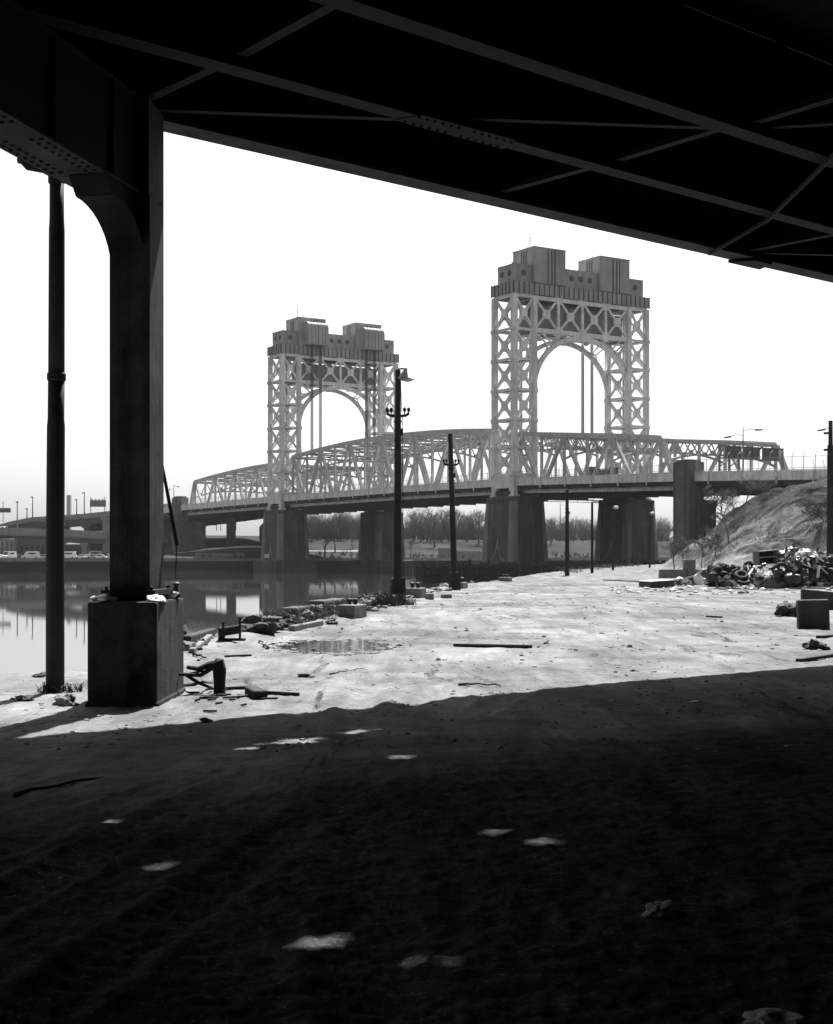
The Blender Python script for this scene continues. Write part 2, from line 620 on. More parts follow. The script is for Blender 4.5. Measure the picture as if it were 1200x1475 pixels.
# columns crowd together inside the field of view
cu = np.linspace(-1, 1, 760)
qcol = np.sign(cu) * (np.abs(cu) * .34 + np.abs(cu) ** 4 * 1.0)
GY, GQ = np.meshgrid(rows, qcol, indexing='ij')
GX = GQ * (GY + 2.0)
GZ = ground_h(GX, GY)
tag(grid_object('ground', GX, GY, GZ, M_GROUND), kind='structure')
bm_ = MB()
bm_.hexa([(-58, -90, -.9), (120, -90, -.9), (120, 3.0, -.9), (-58, 3.0, -.9), (-58, -90, -.16), (120, -90, -.16), (120, 3.0, -.16), (-58, 3.0, -.16)])
tag(bm_.build('earth', M_GROUND), kind='structure')
bm_ = MB()
bm_.hexa([(-58, 3.0, -3.9), (-8, 3.0, -3.9), (-8, 18.6, -3.9), (-58, 18.6, -3.9), (-58, 3.0, -.2), (-8, 3.0, -.2), (-8, 18.6, -.2), (-58, 18.6, -.2)])
tag(bm_.build('earth', M_GROUND), kind='structure')

# puddles
def water_material(name, g, rough, bump, scales, dist):
    m = bpy.data.materials.new(name)
    m.use_nodes = True
    N, L = m.node_tree.nodes, m.node_tree.links
    b = N['Principled BSDF']
    b.inputs['Base Color'].default_value = (g, g, g, 1)
    b.inputs['Roughness'].default_value = rough
    b.inputs['IOR'].default_value = 1.33
    b.inputs['Specular IOR Level'].default_value = .5
    tc = N.new('ShaderNodeTexCoord')
    prev = None
    for sc, strength, dd in scales:
        mp = N.new('ShaderNodeMapping')
        mp.inputs['Scale'].default_value = sc
        L.new(tc.outputs['Object'], mp.inputs[0])
        n = N.new('ShaderNodeTexNoise')
        n.inputs['Scale'].default_value = 1
        n.inputs['Detail'].default_value = 3
        L.new(mp.outputs[0], n.inputs['Vector'])
        bp = N.new('ShaderNodeBump')
        bp.inputs['Strength'].default_value = strength
        bp.inputs['Distance'].default_value = dd
        L.new(n.outputs['Fac'], bp.inputs['Height'])
        if prev:
            L.new(prev, bp.inputs['Normal'])
        prev = bp.outputs[0]
    if prev:
        L.new(prev, b.inputs['Normal'])
    return m


M_PUD = water_material('icy_puddle_water', .02, .04, .1, [((3, 3, 3), .15, .01)], .01)
for (cx, cy, rx, ry) in PUDW:
    z0 = base_h(np.array([cx]), np.array([cy]))[0] - .010
    k = MB()
    n = 28
    ring = [(cx + rx * 1.3 * math.cos(2 * math.pi * i / n), cy + ry * 1.3 * math.sin(2 * math.pi * i / n), z0) for i in range(n)]
    k.add(ring, [tuple(range(n))])
    tag(k.build('puddle', M_PUD), kind='structure')

M_WATER = water_material('river_water', .03, .012, .1, [((.25, 1.1, 1), .05, .03), ((1.2, 4.0, 1), .035, .012)], .02)
k = MB()
WZ = -2.6
k.add([(-2500, 18, WZ), (2500, 18, WZ), (2500, 3500, WZ), (-2500, 3500, WZ)], [(0, 1, 2, 3)])
tag(k.build('river', M_WATER), kind='structure')
# ------------------------------------------------------------------ the lift bridge
BX, BY = 19.94, 292.0
UX, UY = .539, -.842           # along the bridge, towards the camera
PX, PY = .842, .539            # across the bridge, away from the camera
WID = 36.8
LEG = 6.0
TL = 7.7
PN, PF = 3.0, 32.6
UDIR = Vector((UX, UY, 0))
PDIR = Vector((PX, PY, 0))


def T(s, p, z):
    return Vector((BX + UX * s + PX * p, BY + UY * s + PY * p, z))


ZS = [(-300, 12.5), (-230, 14.8), (-172, 17.0), (-104, 17.55), (-46, 17.75), (0, 17.5), (47, 16.3), (84, 15.0), (140, 13.2)]


def Zd(s):
    for (a, za), (b, zb) in zip(ZS, ZS[1:]):
        if s <= b:
            return lerp(za, zb, (s - a) / (b - a))
    return ZS[-1][1]


def tbox(mb, s0, s1, p0, p1, z0, z1, z0b=None, z1b=None):
    """box in bridge axes; z0b/z1b = heights at the s1 end"""
    z0b = z0 if z0b is None else z0b
    z1b = z1 if z1b is None else z1b
    mb.hexa([T(s0, p0, z0), T(s1, p0, z0b), T(s1, p1, z0b), T(s0, p1, z0), T(s0, p0, z1), T(s1, p0, z1b), T(s1, p1, z1b), T(s0, p1, z1)])


ZL = [18.3, 24.0, 29.7, 35.9, 42.2, 48.4, 55.4]


def gusset(mb, c, hdir, nrm, half, th):
    """octagonal plate in the plane hdir/up"""
    c = Vector(c)
    pts = []
    a = .41
    for x, z in ((-1, -a), (-a, -1), (a, -1), (1, -a), (1, a), (a, 1), (-a, 1), (-1, a)):
        pts.append(c + hdir * x * half + UP * z * half - nrm * th * .5)
    mb.prism(pts, nrm * th)


def lattice(mb, A, B, zs, nrm, top_bar=True, mid=False):
    """X panels between the vertical lines A and B (functions of z)"""
    for i in range(len(zs) - 1):
        z0, z1 = zs[i], zs[i + 1]
        hd = (B(0) - A(0)).normalized()
        mb.bar(A(z0), B(z1), .52, .30, nrm)
        mb.bar(B(z0), A(z1), .52, .33, nrm)
        mb.bar(A(z0), B(z0), .38, .55, UP)
        gusset(mb, (A(z0) + B(z1)) * .5, hd, nrm, .85, .38)
        for P in (A, B):
            gusset(mb, P(z0), hd, nrm, .74, 1.1)
    if top_bar:
        mb.bar(A(zs[-1]), B(zs[-1]), .38, .9, UP)
    # horizontal plan bracing is left to the cross diaphragms


def tower(s_lift, sgn, label):
    """s_lift: face where the lift span hangs; sgn: direction of the land side"""
    F = lambda a, p, z: T(s_lift + sgn * a, p, z)
    ud = UDIR * sgn
    t = thing('lift_tower', label, 'bridge tower', F(TL / 2, WID / 2, 13.9), 'lift towers of the bridge')

    def fbox(mb, a0, a1, p0, p1, z0, z1):
        mb.hexa([F(a0, p0, z0), F(a1, p0, z0), F(a1, p1, z0), F(a0, p1, z0), F(a0, p0, z1), F(a1, p0, z1), F(a1, p1, z1), F(a0, p1, z1)])
    c = .45
    for p0 in (0, WID - LEG):
        for a in (c, TL - c):
            for p in (p0 + c, p0 + LEG - c):
                m = MB()
                fbox(m, a - .52, a + .52, p - .52, p + .52, 13.9, 55.4)
                # riveted cover strips and lacing openings on the post
                m.build('corner_post', M_STEEL, t)
        for a in (c, TL - c):
            m = MB()
            lattice(m, lambda z: F(a, p0 + c, z), lambda z: F(a, p0 + LEG - c, z), ZL, UDIR)
            m.build('lattice_face', M_STEEL, t)
        for p in (p0 + c, p0 + LEG - c):
            m = MB()
            lattice(m, lambda z: F(c, p, z), lambda z: F(TL - c, p, z), ZL, PDIR)
            m.build('lattice_face', M_STEEL, t)
        # inside the leg: diaphragms, a ladder run and cable trunking
        for z in ZL[1:-1]:
            m = MB()
            m.bar(F(c, p0 + c, z - .1), F(TL - c, p0 + LEG - c, z - .1), .3, .25)
            m.bar(F(TL - c, p0 + c, z - .15), F(c, p0 + LEG - c, z - .15), .3, .22)
            m.build('diaphragm', M_STEEL2, t)
        m = MB()
        for q in (2.6, 3.2):
            m.bar(F(3.2, p0 + q, 18), F(3.2, p0 + q, 55), .12, .12, UDIR)
        for k in range(44):
            m.bar(F(3.2, p0 + 2.6, 18.5 + k * .83), F(3.2, p0 + 3.2, 18.5 + k * .83), .07, .07)
        m.build('ladder', M_STEEL2, t)
        # base portal plates of the leg
        m = MB()
        for a in (c, TL - c):
            fbox(m, a - .54, a + .54, p0 + .99, p0 + LEG - .9, 15.9, 18.0)
        for p in (p0 + c, p0 + LEG - c):
            fbox(m, .9, TL - .9, p - .56, p + .56, 15.5, 18.1)
            for a, da in ((.9, .9), (TL - .9, -.9)):
                m.prism([F(a, p - .5, 15.5), F(a + da, p - .5, 15.5), F(a, p - .5, 14.4)], PDIR * 1.0)
        for a in (c, TL - c):
            for p in (p0 + c, p0 + LEG - c):
                fbox(m, a - .8, a + .8, p - .8, p + .8, 13.75, 14.15)
        m.build('base_plate', M_STEEL, t)
    # portal: top truss on both faces, arch below
    pa, pb = LEG - c, WID - LEG + c
    n = 4
    for a in (c, TL - c):
        m = MB()
        z0, z1 = 48.4, 55.4
        for i in range(n):
            q0, q1 = lerp(pa, pb, i / n), lerp(pa, pb, (i + 1) / n)
            m.bar(F(a, q0, z0), F(a, q1, z1), .46, .32, UDIR)
            m.bar(F(a, q1, z0), F(a, q0, z1), .46, .35, UDIR)
            gusset(m, F(a, (q0 + q1) / 2, (z0 + z1) / 2), PDIR, UDIR, .95, .42)
            if i:
                m.bar(F(a, q0, z0), F(a, q0, z1), .55, .5, UDIR)
                gusset(m, F(a, q0, z1 - .1), PDIR, UDIR, 1.05, .62)
                gusset(m, F(a, q0, z0 + .1), PDIR, UDIR, 1.05, .62)
        m.bar(F(a, pa, z1 - .25), F(a, pb, z1 - .25), .7, .8)
        m.bar(F(a, pa, z0), F(a, pb, z0), .74, .9)
        m.build('portal_truss', M_STEEL, t)
        m = MB()
        pts = []
        ca, cb = (pb - pa) / 2, 11.4
        for k in range(33):
            th = math.pi * k / 32
            pts.append((WID / 2 - ca * math.cos(th), 36.2 + cb * math.sin(th)))
        for (q0, h0), (q1, h1) in zip(pts, pts[1:]):
            m.bar(F(a, q0, h0), F(a, q1, h1), .72, .95, UDIR.cross(PDIR * (q1 - q0) + UP * (h1 - h0)))
        gusset(m, F(a, WID / 2, 48.0), PDIR, UDIR, 1.0, .8)
        m.build('portal_arch', M_STEEL, t)
        for sg in (-1, 1):
            m = MB()
            qq = lambda k: WID / 2 + sg * ca * math.cos(math.pi * k)
            hh = lambda k: 36.2 + cb * math.sin(math.pi * k)
            cx_, cz_ = WID / 2 + sg * (ca - 3.6), 45.6
            m.bar(F(a, WID / 2 + sg * ca, 48.2), F(a, cx_, cz_), .3, .3, UDIR)
            m.bar(F(a, cx_, cz_), F(a, qq(.36), hh(.36)), .3, .32, UDIR)
            m.bar(F(a, cx_, cz_), F(a, qq(.22), hh(.22)), .3, .34, UDIR)
            m.bar(F(a, WID / 2 + sg * ca, 42.6), F(a, qq(.17), hh(.17)), .3, .3, UDIR)
            m.bar(F(a, qq(.30), hh(.30)), F(a, WID / 2 + sg * (ca - 2.2), 48), .28, .26, UDIR)
            m.build('spandrel_strut', M_STEEL, t)
    # plan struts of the portal between the two arches and the counterweight
    m = MB()
    for k in range(5):
        q = lerp(pa, pb, k / 4)
        m.bar(F(c, q, 48.3), F(TL - c, q, 48.3), .4, .5)
        if k < 4:
            q2 = lerp(pa, pb, (k + 1) / 4)
            m.bar(F(c, q, 48.35), F(TL - c, q2, 48.35), .3, .3)
            m.bar(F(c, q2, 48.3), F(TL - c, q, 48.3), .3, .26)
    m.build('plan_bracing', M_STEEL2, t)
    m = MB()
    fbox(m, 1.6, TL - 1.6, LEG + .3, WID - LEG - .3, 49.0, 53.6)
    m.build('counterweight', M_CW, t)
    # machinery floor, parapet with ribs
    m = MB()
    fbox(m, 1.0, TL - 1.0, 1.0, WID - 1.0, 55.0, 55.7)
    m.build('machinery_floor', M_HOUSED, t)
    m = MB()
    fbox(m, -.05, TL + .05, -.05, WID + .05, 55.72, 58.0)
    k_ = MB()
    for i in range(29):
        q = i * WID / 28
        for a in (-.12, TL + .12):
            k_.bar(F(a, q, 55.6), F(a, q, 58.05), .2, .16, UDIR)
    for i in range(7):
        a = i * TL / 6
        for q in (-.12, WID + .12):
            k_.bar(F(a, q, 55.6), F(a, q, 58.05), .2, .16, PDIR)
    par = m.build('parapet', M_HOUSE, t)
    k_.build('rib', M_HOUSED, par)
    # machinery houses
    def porthole(parent, pos, nrm):
        k = MB()
        k.lathe([(.62, -.05), (.62, .12), (.5, .14)], pos, 14, nrm)
        k.build('porthole', M_HOUSED, parent)

    def house(p0, p1, a0, a1, z0, z1, name='machine_house'):
        m = MB()
        fbox(m, a0, a1, p0, p1, z0, z1)
        fbox(m, a0 - .08, a1 + .08, p0 - .08, p1 + .08, z1, z1 + .18)
        return m.build(name, M_HOUSE, t)
    for p0, p1, q in ((.9, 5.4, 3.2), (WID - 5.4, WID - .9, WID - 3.2)):
        h = house(p0, p1, .9, TL - .9, 58.0, 61.7)
        for a, nn in ((TL - .9, ud), (.9, -ud)):
            porthole(h, F(a, q, 60.1), nn)
        for a in (2.4, 5.0):
            porthole(h, F(a, p0 if p0 < 5 else p1, 60.1), -PDIR if p0 < 5 else PDIR)
    h = house(13.7, WID - 13.7, .95, TL - .95, 58.0, 61.9)
    for q in (15.9, WID / 2, WID - 15.9):
        for a, nn in ((TL - .95, ud), (.95, -ud)):
            porthole(h, F(a, q, 60.3), nn)
    for p0, p1 in ((5.4, 13.7), (WID - 13.7, WID - 5.4)):
        h = house(p0, p1, .2, TL - .2, 58.0, 65.6)
        def rib(a, b, w_, h_, up_):
            k = MB()
            k.bar(a, b, w_, h_, up_)
            k.build('rib', M_HOUSED, h)
        for q in (lerp(p0, p1, .44), lerp(p0, p1, .56), lerp(p0, p1, .66)):
            rib(F(TL - .16, q, 58.1), F(TL - .16, q, 65.4), .24, .14, UDIR)
            rib(F(.16, q, 61), F(.16, q, 65.4), .24, .14, UDIR)
        for a in (3.2, 4.0, 4.8):
            for q in (p0 - .02, p1 + .02):
                rib(F(a, q, 62), F(a, q, 65.2), .3, .12, PDIR)
        rib(F(TL - .1, p0, 58.1), F(TL - .1, p1, 58.1), .3, .25, UP)
        k = MB()
        k.tube(F(2, lerp(p0, p1, .3), 65.7), F(2, lerp(p0, p1, .3), 66.9), .07, n=6)
        k.tube(F(5, lerp(p0, p1, .75), 65.7), F(5, lerp(p0, p1, .75), 66.4), .12, n=6)
        k.build('roof_vent', M_HOUSED, h)
        # ribbed sheave hood bulging out over the lift side
        for (w0, w1, out, zt, zb) in ((p0 + 1.4, p1 - .7, 2.9, 64.4, 58.3),):
            k = MB()
            prof = [(.3, zt)]
            for i in range(9):
                th = math.pi / 2 * i / 8
                prof.append((-(out - 1.7) - 1.7 * math.sin(th) + .0, zt - 1.7 + 1.7 * math.cos(th)))
            prof += [(-out, zb), (.3, zb)]
            nr = 6
            for i in range(nr):
                q0, q1 = lerp(w0, w1, i / nr), lerp(w0, w1, (i + .86) / nr)
                k.prism([F(x, q0, z) for x, z in prof], PDIR * (q1 - q0))
                q2 = lerp(w0, w1, (i + 1) / nr)
                k.prism([F(x * .94 + .02, q1, z - .12) for x, z in prof], PDIR * (q2 - q1))
            k.build('sheave_hood', M_HOUSE, t)
    k = MB()
    k.tube(F(4, 7, 65.7), F(4, 7, 69.2), .07, n=6)
    k.bar(F(4, 6.6, 68.2), F(4, 7.4, 68.2), .07, .07)
    k.bar(F(4, 6.7, 67.6), F(4, 7.3, 67.6), .07, .07)
    k.build('mast', M_HOUSED, t)
    for q in (8.6, 11.2, WID - 11.2, WID - 8.6):
        k = MB()
        for j in range(6):
            o = (j - 2.5) * .15
            k.tube(F(-1.35, q + o, 28.0), F(-1.35, q + o, 58.4), .055, n=5)
        k.build('lift_rope', M_ROPE, t)
    return t


tower(-TL, 1, 'larger looking steel lift tower on the right, its machinery blocks plain and flat faced')
tower(-104.0, -1, 'farther steel lift tower with rounded ribbed hoods, partly behind the taller lamp post')


# piers -----------------------------------------------------------
def pier(s0, s1, p0, p1, ztop, label, zbase=.3):
    c = T((s0 + s1) / 2, (p0 + p1) / 2, WZ)
    t = thing('tower_pier', label, 'bridge pier', c, 'masonry piers under the lift towers')

    def ring(grow, z, ch):
        a0, a1, b0, b1 = s0 - grow, s1 + grow, p0 - grow, p1 + grow
        return [T(a0 + ch, b0, z), T(a1 - ch, b0, z), T(a1, b0 + ch, z), T(a1, b1 - ch, z), T(a1 - ch, b1, z), T(a0 + ch, b1, z), T(a0, b1 - ch, z), T(a0, b0 + ch, z)]

    def loft(mb, rings):
        n = 8
        o = len(mb.v)
        vs = [v for r in rings for v in r]
        fs = []
        for i in range(len(rings) - 1):
            for k in range(n):
                fs.append((i * n + k, i * n + (k + 1) % n, (i + 1) * n + (k + 1) % n, (i + 1) * n + k))
        fs += [tuple(range(n - 1, -1, -1)), tuple((len(rings) - 1) * n + k for k in range(n))]
        mb.add(vs, fs)
    m = MB()
    H = ztop - 1.0
    loft(m, [ring(.45, zbase, 1.0), ring(.4, zbase + 1.2, 1.0), ring(0, H, 1.0)])
    sh = m.build('shaft', M_PIER, t)
    # raised corner pilasters with flared feet, course joints
    k = MB()
    for sa in (s0, s1):
        for pb in (p0, p1):
            ds = 1 if sa == s0 else -1
            dp = 1 if pb == p0 else -1
            k.hexa([T(sa - ds * .51, pb + dp * .7, zbase), T(sa + ds * 1.5, pb + dp * .7, zbase), T(sa + ds * 1.5, pb - dp * .51, zbase), T(sa - ds * .4, pb - dp * .51, zbase),
                    T(sa - ds * .08, pb + dp * 1.0, H), T(sa + ds * 1.5, pb + dp * 1.0, H), T(sa + ds * 1.5, pb - dp * .08, H), T(sa + ds * .6, pb - dp * .08, H)])
    k.build('pilaster', M_PIERL, t)
    k = MB()
    for i in range(1, 6):
        z = lerp(zbase, H, i / 6)
        g = lerp(.45, 0, i / 6) + .02
        loft(k, [ring(g, z, 1.02), ring(g, z + .16, 1.02)])
    k.build('string_course', M_PIER, t)
    k = MB()
    # curved buttress relief low on the long face
    for fp, dp in ((p0 - .46, -1), (p1 + .46, 1)):
        mid = (s0 + s1) / 2
        for sg in (-1, 1):
            pts = [T(mid + sg * 3.2 * (1 - math.sin(math.pi / 2 * i / 8)), fp - dp * .035 * i, zbase + 4.6 * (1 - math.cos(math.pi / 2 * i / 8))) for i in range(9)]
            for a, b in zip(pts, pts[1:]):
                k.bar(a, b, .35, .5, PDIR)
    k.build('arch_relief', M_PIERL, t)
    k = MB()
    loft(k, [ring(.25, H, 1.0), ring(.25, ztop - .25, 1.0), ring(.05, ztop, 1.0)])
    k.build('cap_course', M_PIER, t)
    k = MB()
    tbox(k, s0 + 1.4, s1 - 1.4, p0 + 1.3, p1 - 1.3, ztop, ztop + 1.1)
    k.build('bearing_block', M_GIRD, t)
    k = MB()
    loft(k, [ring(2.2, WZ - 2, .6), ring(2.2, zbase - .2, .6), ring(1.9, zbase + .05, .6)])
    k.build('footing', M_PIER, t)
    return t


pier(-9.0, 1.3, -.9, 7.2, 13.75, 'tall battered granite pier standing in the river under the near leg of the closer tower')
pier(-9.0, 1.3, WID - 7.2, WID + .9, 13.75, 'dark granite pier behind the small lamps, under the far leg of the closer tower')
pier(-113.0, -102.7, -.9, 7.2, 13.75, 'granite pier with a small white sign under the near leg of the distant tower')
pier(-113.0, -102.7, WID - 7.2, WID + .9, 13.75, 'dark granite pier behind the taller lamp post, under the far leg of the distant tower')
k = MB()
tbox(k, -107.5, -104.7, -3.25, -3.1, .9, 2.0)
single(k, 'notice_board', M_WHITE, 'small white notice board low on the granite pier of the distant tower', 'sign', T(-106, -3.2, .9))


k = MB()
for z, r in ((13.45, .16), (12.95, .07)):
    k.tube(T(-2.0, 7.0, z), T(-2.0, WID - 7.0, z), r, n=6)
for i in range(9):
    q = lerp(7.4, WID - 7.4, i / 8)
    k.tube(T(-2.0, q, 12.95), T(-2.0, q, 14.6), .05, n=5)
single(k, 'service_pipe', M_GIRD, 'thin dark service pipe slung under the deck between the two piers of the closer tower', 'pipe', T(-2, 18, 13.4))


# truss spans ------------------------------------------------------
def span(name, label, nodes, ztop, ends=(None, None), floor=None, portal=None):
    """nodes: [(s, 'b'|'t')...] alternate; ends: bottom s of an inclined end post"""
    s0, s1 = nodes[0][0], nodes[-1][0]
    f0, f1 = floor
    t = thing(name, label, 'bridge span', T((s0 + s1) / 2, WID / 2, Zd((s0 + s1) / 2) - 3))
    zb = lambda s: Zd(s) - 2.55
    for p in (PN, PF):
        m = MB()
        for (a, _), (b, _) in zip(nodes, nodes[1:]):
            m.bar(T(a, p, ztop(a)), T(b, p, ztop(b)), .95, .9)
        m.build('top_chord', M_TRUSS, t)
        m = MB()
        ss = [f0] + [n[0] for n in nodes if f0 < n[0] < f1] + [f1]
        for a, b in zip(ss, ss[1:]):
            m.bar(T(a, p, zb(a)), T(b, p, zb(b)), .8, 1.0)
        m.build('bottom_chord', M_STEEL, t)
        for (a, ka), (b, kb) in zip(nodes, nodes[1:]):
            m = MB()
            za = ztop(a) if ka == 't' else zb(a)
            zz = ztop(b) if kb == 't' else zb(b)
            m.bar(T(a, p, za), T(b, p, zz), .66, .6, PDIR)
            m.build('diagonal', M_TRUSS, t)
        for i, (a, ka) in enumerate(nodes):
            m = MB()
            m.bar(T(a, p, zb(a)), T(a, p, ztop(a)), .5, .45, PDIR)
            for z, kk in ((ztop(a), 't'), (zb(a), 'b')):
                if kk == ka:
                    gusset(m, T(a, p, z - (.55 if kk == 't' else -.5)), UDIR, PDIR, .85, .64)
            m.build('post', M_TRUSS, t)
        for e, nn in ((ends[0], nodes[0]), (ends[1], nodes[-1])):
            if e is not None:
                m = MB()
                m.bar(T(e, p, zb(e) + .4), T(nn[0], p, ztop(nn[0])), .9, .95, PDIR)
                m.build('end_post', M_TRUSS, t)
    # sway frames: strut, arched knee brace and lattice, one per node
    for i, (a, ka) in enumerate(nodes):
        zt = ztop(a)
        m = MB()
        m.bar(T(a, PN, zt - .3), T(a, PF, zt - .3), .35, .45)
        npn = 8
        if ka == 't':
            q0, q1 = PN, PF
            low = lambda q: zt - 2.6 - 2.2 * (abs(q - WID / 2) / (WID / 2 - PN)) ** 3.0
            prev = None
            for j in range(npn * 2 + 1):
                q = lerp(q0, q1, j / (npn * 2))
                pt = T(a, q, low(q))
                if prev is not None:
                    m.bar(prev, pt, .3, .4)
                prev = pt
            for j in range(npn):
                qa, qb = lerp(q0, q1, j / npn), lerp(q0, q1, (j + 1) / npn)
                qm = (qa + qb) / 2
                m.bar(T(a, qa, zt - .3), T(a, qm, low(qm)), .22, .2, UDIR)
                m.bar(T(a, qm, low(qm)), T(a, qb, zt - .3), .22, .22, UDIR)
                gusset(m, T(a, qm, low(qm) + .3), PDIR, UDIR, .5, .32)
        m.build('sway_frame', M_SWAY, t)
    m = MB()
    for (a, _), (b, _) in zip(nodes, nodes[1:]):
        mid = WID / 2
        m.bar(T(a, PN, ztop(a) - .2), T(b, mid, ztop(b) - .2), .25, .25)
        m.bar(T(b, PN, ztop(b) - .24), T(a, mid, ztop(a) - .24), .25, .22)
        m.bar(T(a, mid, ztop(a) - .2), T(b, PF, ztop(b) - .2), .25, .25)
        m.bar(T(b, mid, ztop(b) - .24), T(a, PF, ztop(a) - .24), .25, .22)
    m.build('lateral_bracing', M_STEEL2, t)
    floor_parts(t, f0, f1)
    return t


def floor_parts(t, f0, f1, beams=True, girder=None, fence=2.0, step=7.5):
    n = max(2, int(round((f1 - f0) / step)))
    ss = [lerp(f0, f1, i / n) for i in range(n + 1)]
    for p0, p1 in ((.7, .95), (WID - .95, WID - .7)):
        m = MB()
        for a, b in zip(ss, ss[1:]):
            tbox(m, a, b - .03, p0, p1, Zd(a) - 1.55, Zd(a), Zd(b) - 1.55, Zd(b))
        for a in ss[:-1]:
            q = p0 - .12 if p0 < 5 else p1 + .12
            m.bar(T(a + .05, q, Zd(a) - 2.1), T(a + .05, q, Zd(a) + .05), .16, .2, UDIR)
        m.bar(T(f0, (p0 + p1) / 2, Zd(f0) + .06), T(f1, (p0 + p1) / 2, Zd(f1) + .06), .42, .1)
        m.build('fascia', M_STEEL, t)
    m = MB()
    for a, b in zip(ss, ss[1:]):
        tbox(m, a, b, 1.0, WID - 1.0, Zd(a) - 1.0, Zd(a) - .45, Zd(b) - 1.0, Zd(b) - .45)
    m.build('roadway', M_ROAD, t)
    m = MB()
    for a in ss:
        tbox(m, a - .3, a + .3, PN + .5, PF - .5, Zd(a) - 3.4, Zd(a) - 1.02)
        tbox(m, a - .2, a + .2, 1.0, PN - .5, Zd(a) - 2.4, Zd(a) - 1.02)
    for p in [PN + 3.0 + 2.75 * i for i in range(10)]:
        for a, b in zip(ss, ss[1:]):
            m.bar(T(a, p, Zd(a) - 2.0), T(b, p, Zd(b) - 2.0), .4, 1.9)
    for p in (1.5, WID - 1.5):
        for a, b in zip(ss, ss[1:]):
            tbox(m, a, b, p - .15, p + .15, Zd(a) - 2.35, Zd(a) - 1.02, Zd(b) - 2.35, Zd(b) - 1.02)
    if girder:
        for p in (PN, WID / 2, PF):
            tbox(m, f0, f1, p - .4, p + .4, Zd(f0) - girder, Zd(f0) - 1.05, Zd(f1) - girder, Zd(f1) - 1.05)
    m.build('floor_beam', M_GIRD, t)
    # walkway fence: posts, rails, fine mesh
    for p in (.8, WID - .8):
        m = MB()
        nn = int((f1 - f0) / 2.4)
        for i in range(nn + 1):
            s = lerp(f0, f1, i / nn)
            z = Zd(s)
            o = -1 if p < 5 else 1
            m.path([T(s, p, z), T(s, p, z + fence * .7), T(s, p - o * .25, z + fence * .95), T(s, p - o * .7, z + fence * 1.08)], .045, 4)
        for h in (.35, fence * .7):
            m.bar(T(f0, p, Zd(f0) + h), T(f1, p, Zd(f1) + h), .05, .06)
        for h in [fence * .1 * j for j in range(1, 8)]:
            m.bar(T(f0, p, Zd(f0) + h), T(f1, p, Zd(f1) + h), .016, .016)
        k = int((f1 - f0) / .3)
        for i in range(k):
            s = f0 + (i + .5) * (f1 - f0) / k
            m.bar(T(s, p, Zd(s) + .1), T(s, p, Zd(s) + fence * .7), .014, .014, UDIR)
        m.build('walkway_fence', M_FENCE, t)


def zt_lift(s):
    x = (s + 55.0) / 48.0
    return 29.9 - 2.1 * x * x


def zt_right(s):
    return lerp(26.8, 24.3, (s + 2) / 30) if s < 28 else lerp(24.3, 22.9, (s - 28) / 14)


def zt_left(s):
    return 24.0 + 2.5 * (1 - ((-115 - s) / 52.0) ** 1.7) if s < -115 else 26.5


nod = [(-102.8, 'b')]
s_ = -95.0
kinds = []
for i in range(12):
    nod.append((-95 + 7.5 * i, 'b' if i % 2 == 0 else 't'))
nod = [(-102.8, 't')] + nod[1:] + [(-8.9, 't')]
# keep the alternation of the photograph: tops at -87.5, -72.5 ... -12.5
span('lift_span', 'long truss with gently arched top chord hanging between the two lift towers', nod, zt_lift, floor=(-103.8, -7.9))
span('side_span', 'side span truss between the closer tower and the tall pylon beside the mound',
     [(-1.7, 't'), (5.5, 'b'), (12.8, 't'), (20.0, 'b'), (27.3, 't'), (34.5, 'b'), (40.9, 't')], zt_right, ends=(None, 45.2), floor=(-7.7, 47.5))
span('side_span', 'far side span truss dropping to the left beyond the distant tower',
     [(-167, 't'), (-159.5, 'b'), (-152.3, 't'), (-145.3, 'b'), (-138.6, 't'), (-131.6, 'b'), (-124.6, 't'), (-117.6, 'b'), (-110, 't')], zt_left,
     ends=(-171, None), floor=(-172, -104))

# pylons and approach spans ---------------------------------------
def pylon(s0, s1, label, zt, back, far=True):
    t = thing('pylon_pier', label, 'bridge pier', T((s0 + s1) / 2, 2, 0))
    m = MB()
    zb = -2.5
    tbox(m, s0, s1, -.6, 3.0, zb, zt)
    tbox(m, s0 + .9, s1 - .9, -.9, -.6, zb, zt - .3)
    tbox(m, s0 + .4, s1 - .4, -.2, 2.6, zt, zt + .4)
    m.build('shaft', M_PYLON, t)
    m = MB()
    for i in range(1, 7):
        z = lerp(zb, zt, i / 7)
        tbox(m, s0 - .04, s1 + .04, -.64, 3.04, z, z + .12)
    m.build('string_course', M_PYLON, t)
    m = MB()
    tbox(m, s0 + .3, s1 - .3, 3.02, back, zb, Zd(s0) - 5.2)
    tbox(m, s0 + .1, s1 - .1, 3.02, back + .2, Zd(s0) - 6.0, Zd(s0) - 4.9)
    m.build('column_wall', M_PYLON, t)
    if far:
        m = MB()
        tbox(m, s0, s1, WID - 5, WID - .4, zb, Zd(s0) - 4.6)
        m.build('far_column', M_PYLON, t)
    return t


pylon(48.0, 52.0, 'tall stone pylon beside the earth mound, rising past the deck', 18.0, 6.2, far=False)
pylon(-176.5, -172.2, 'tall stone pylon at the far end of the trusses, just right of the hanging rod', 19.4, 9.0, far=False)


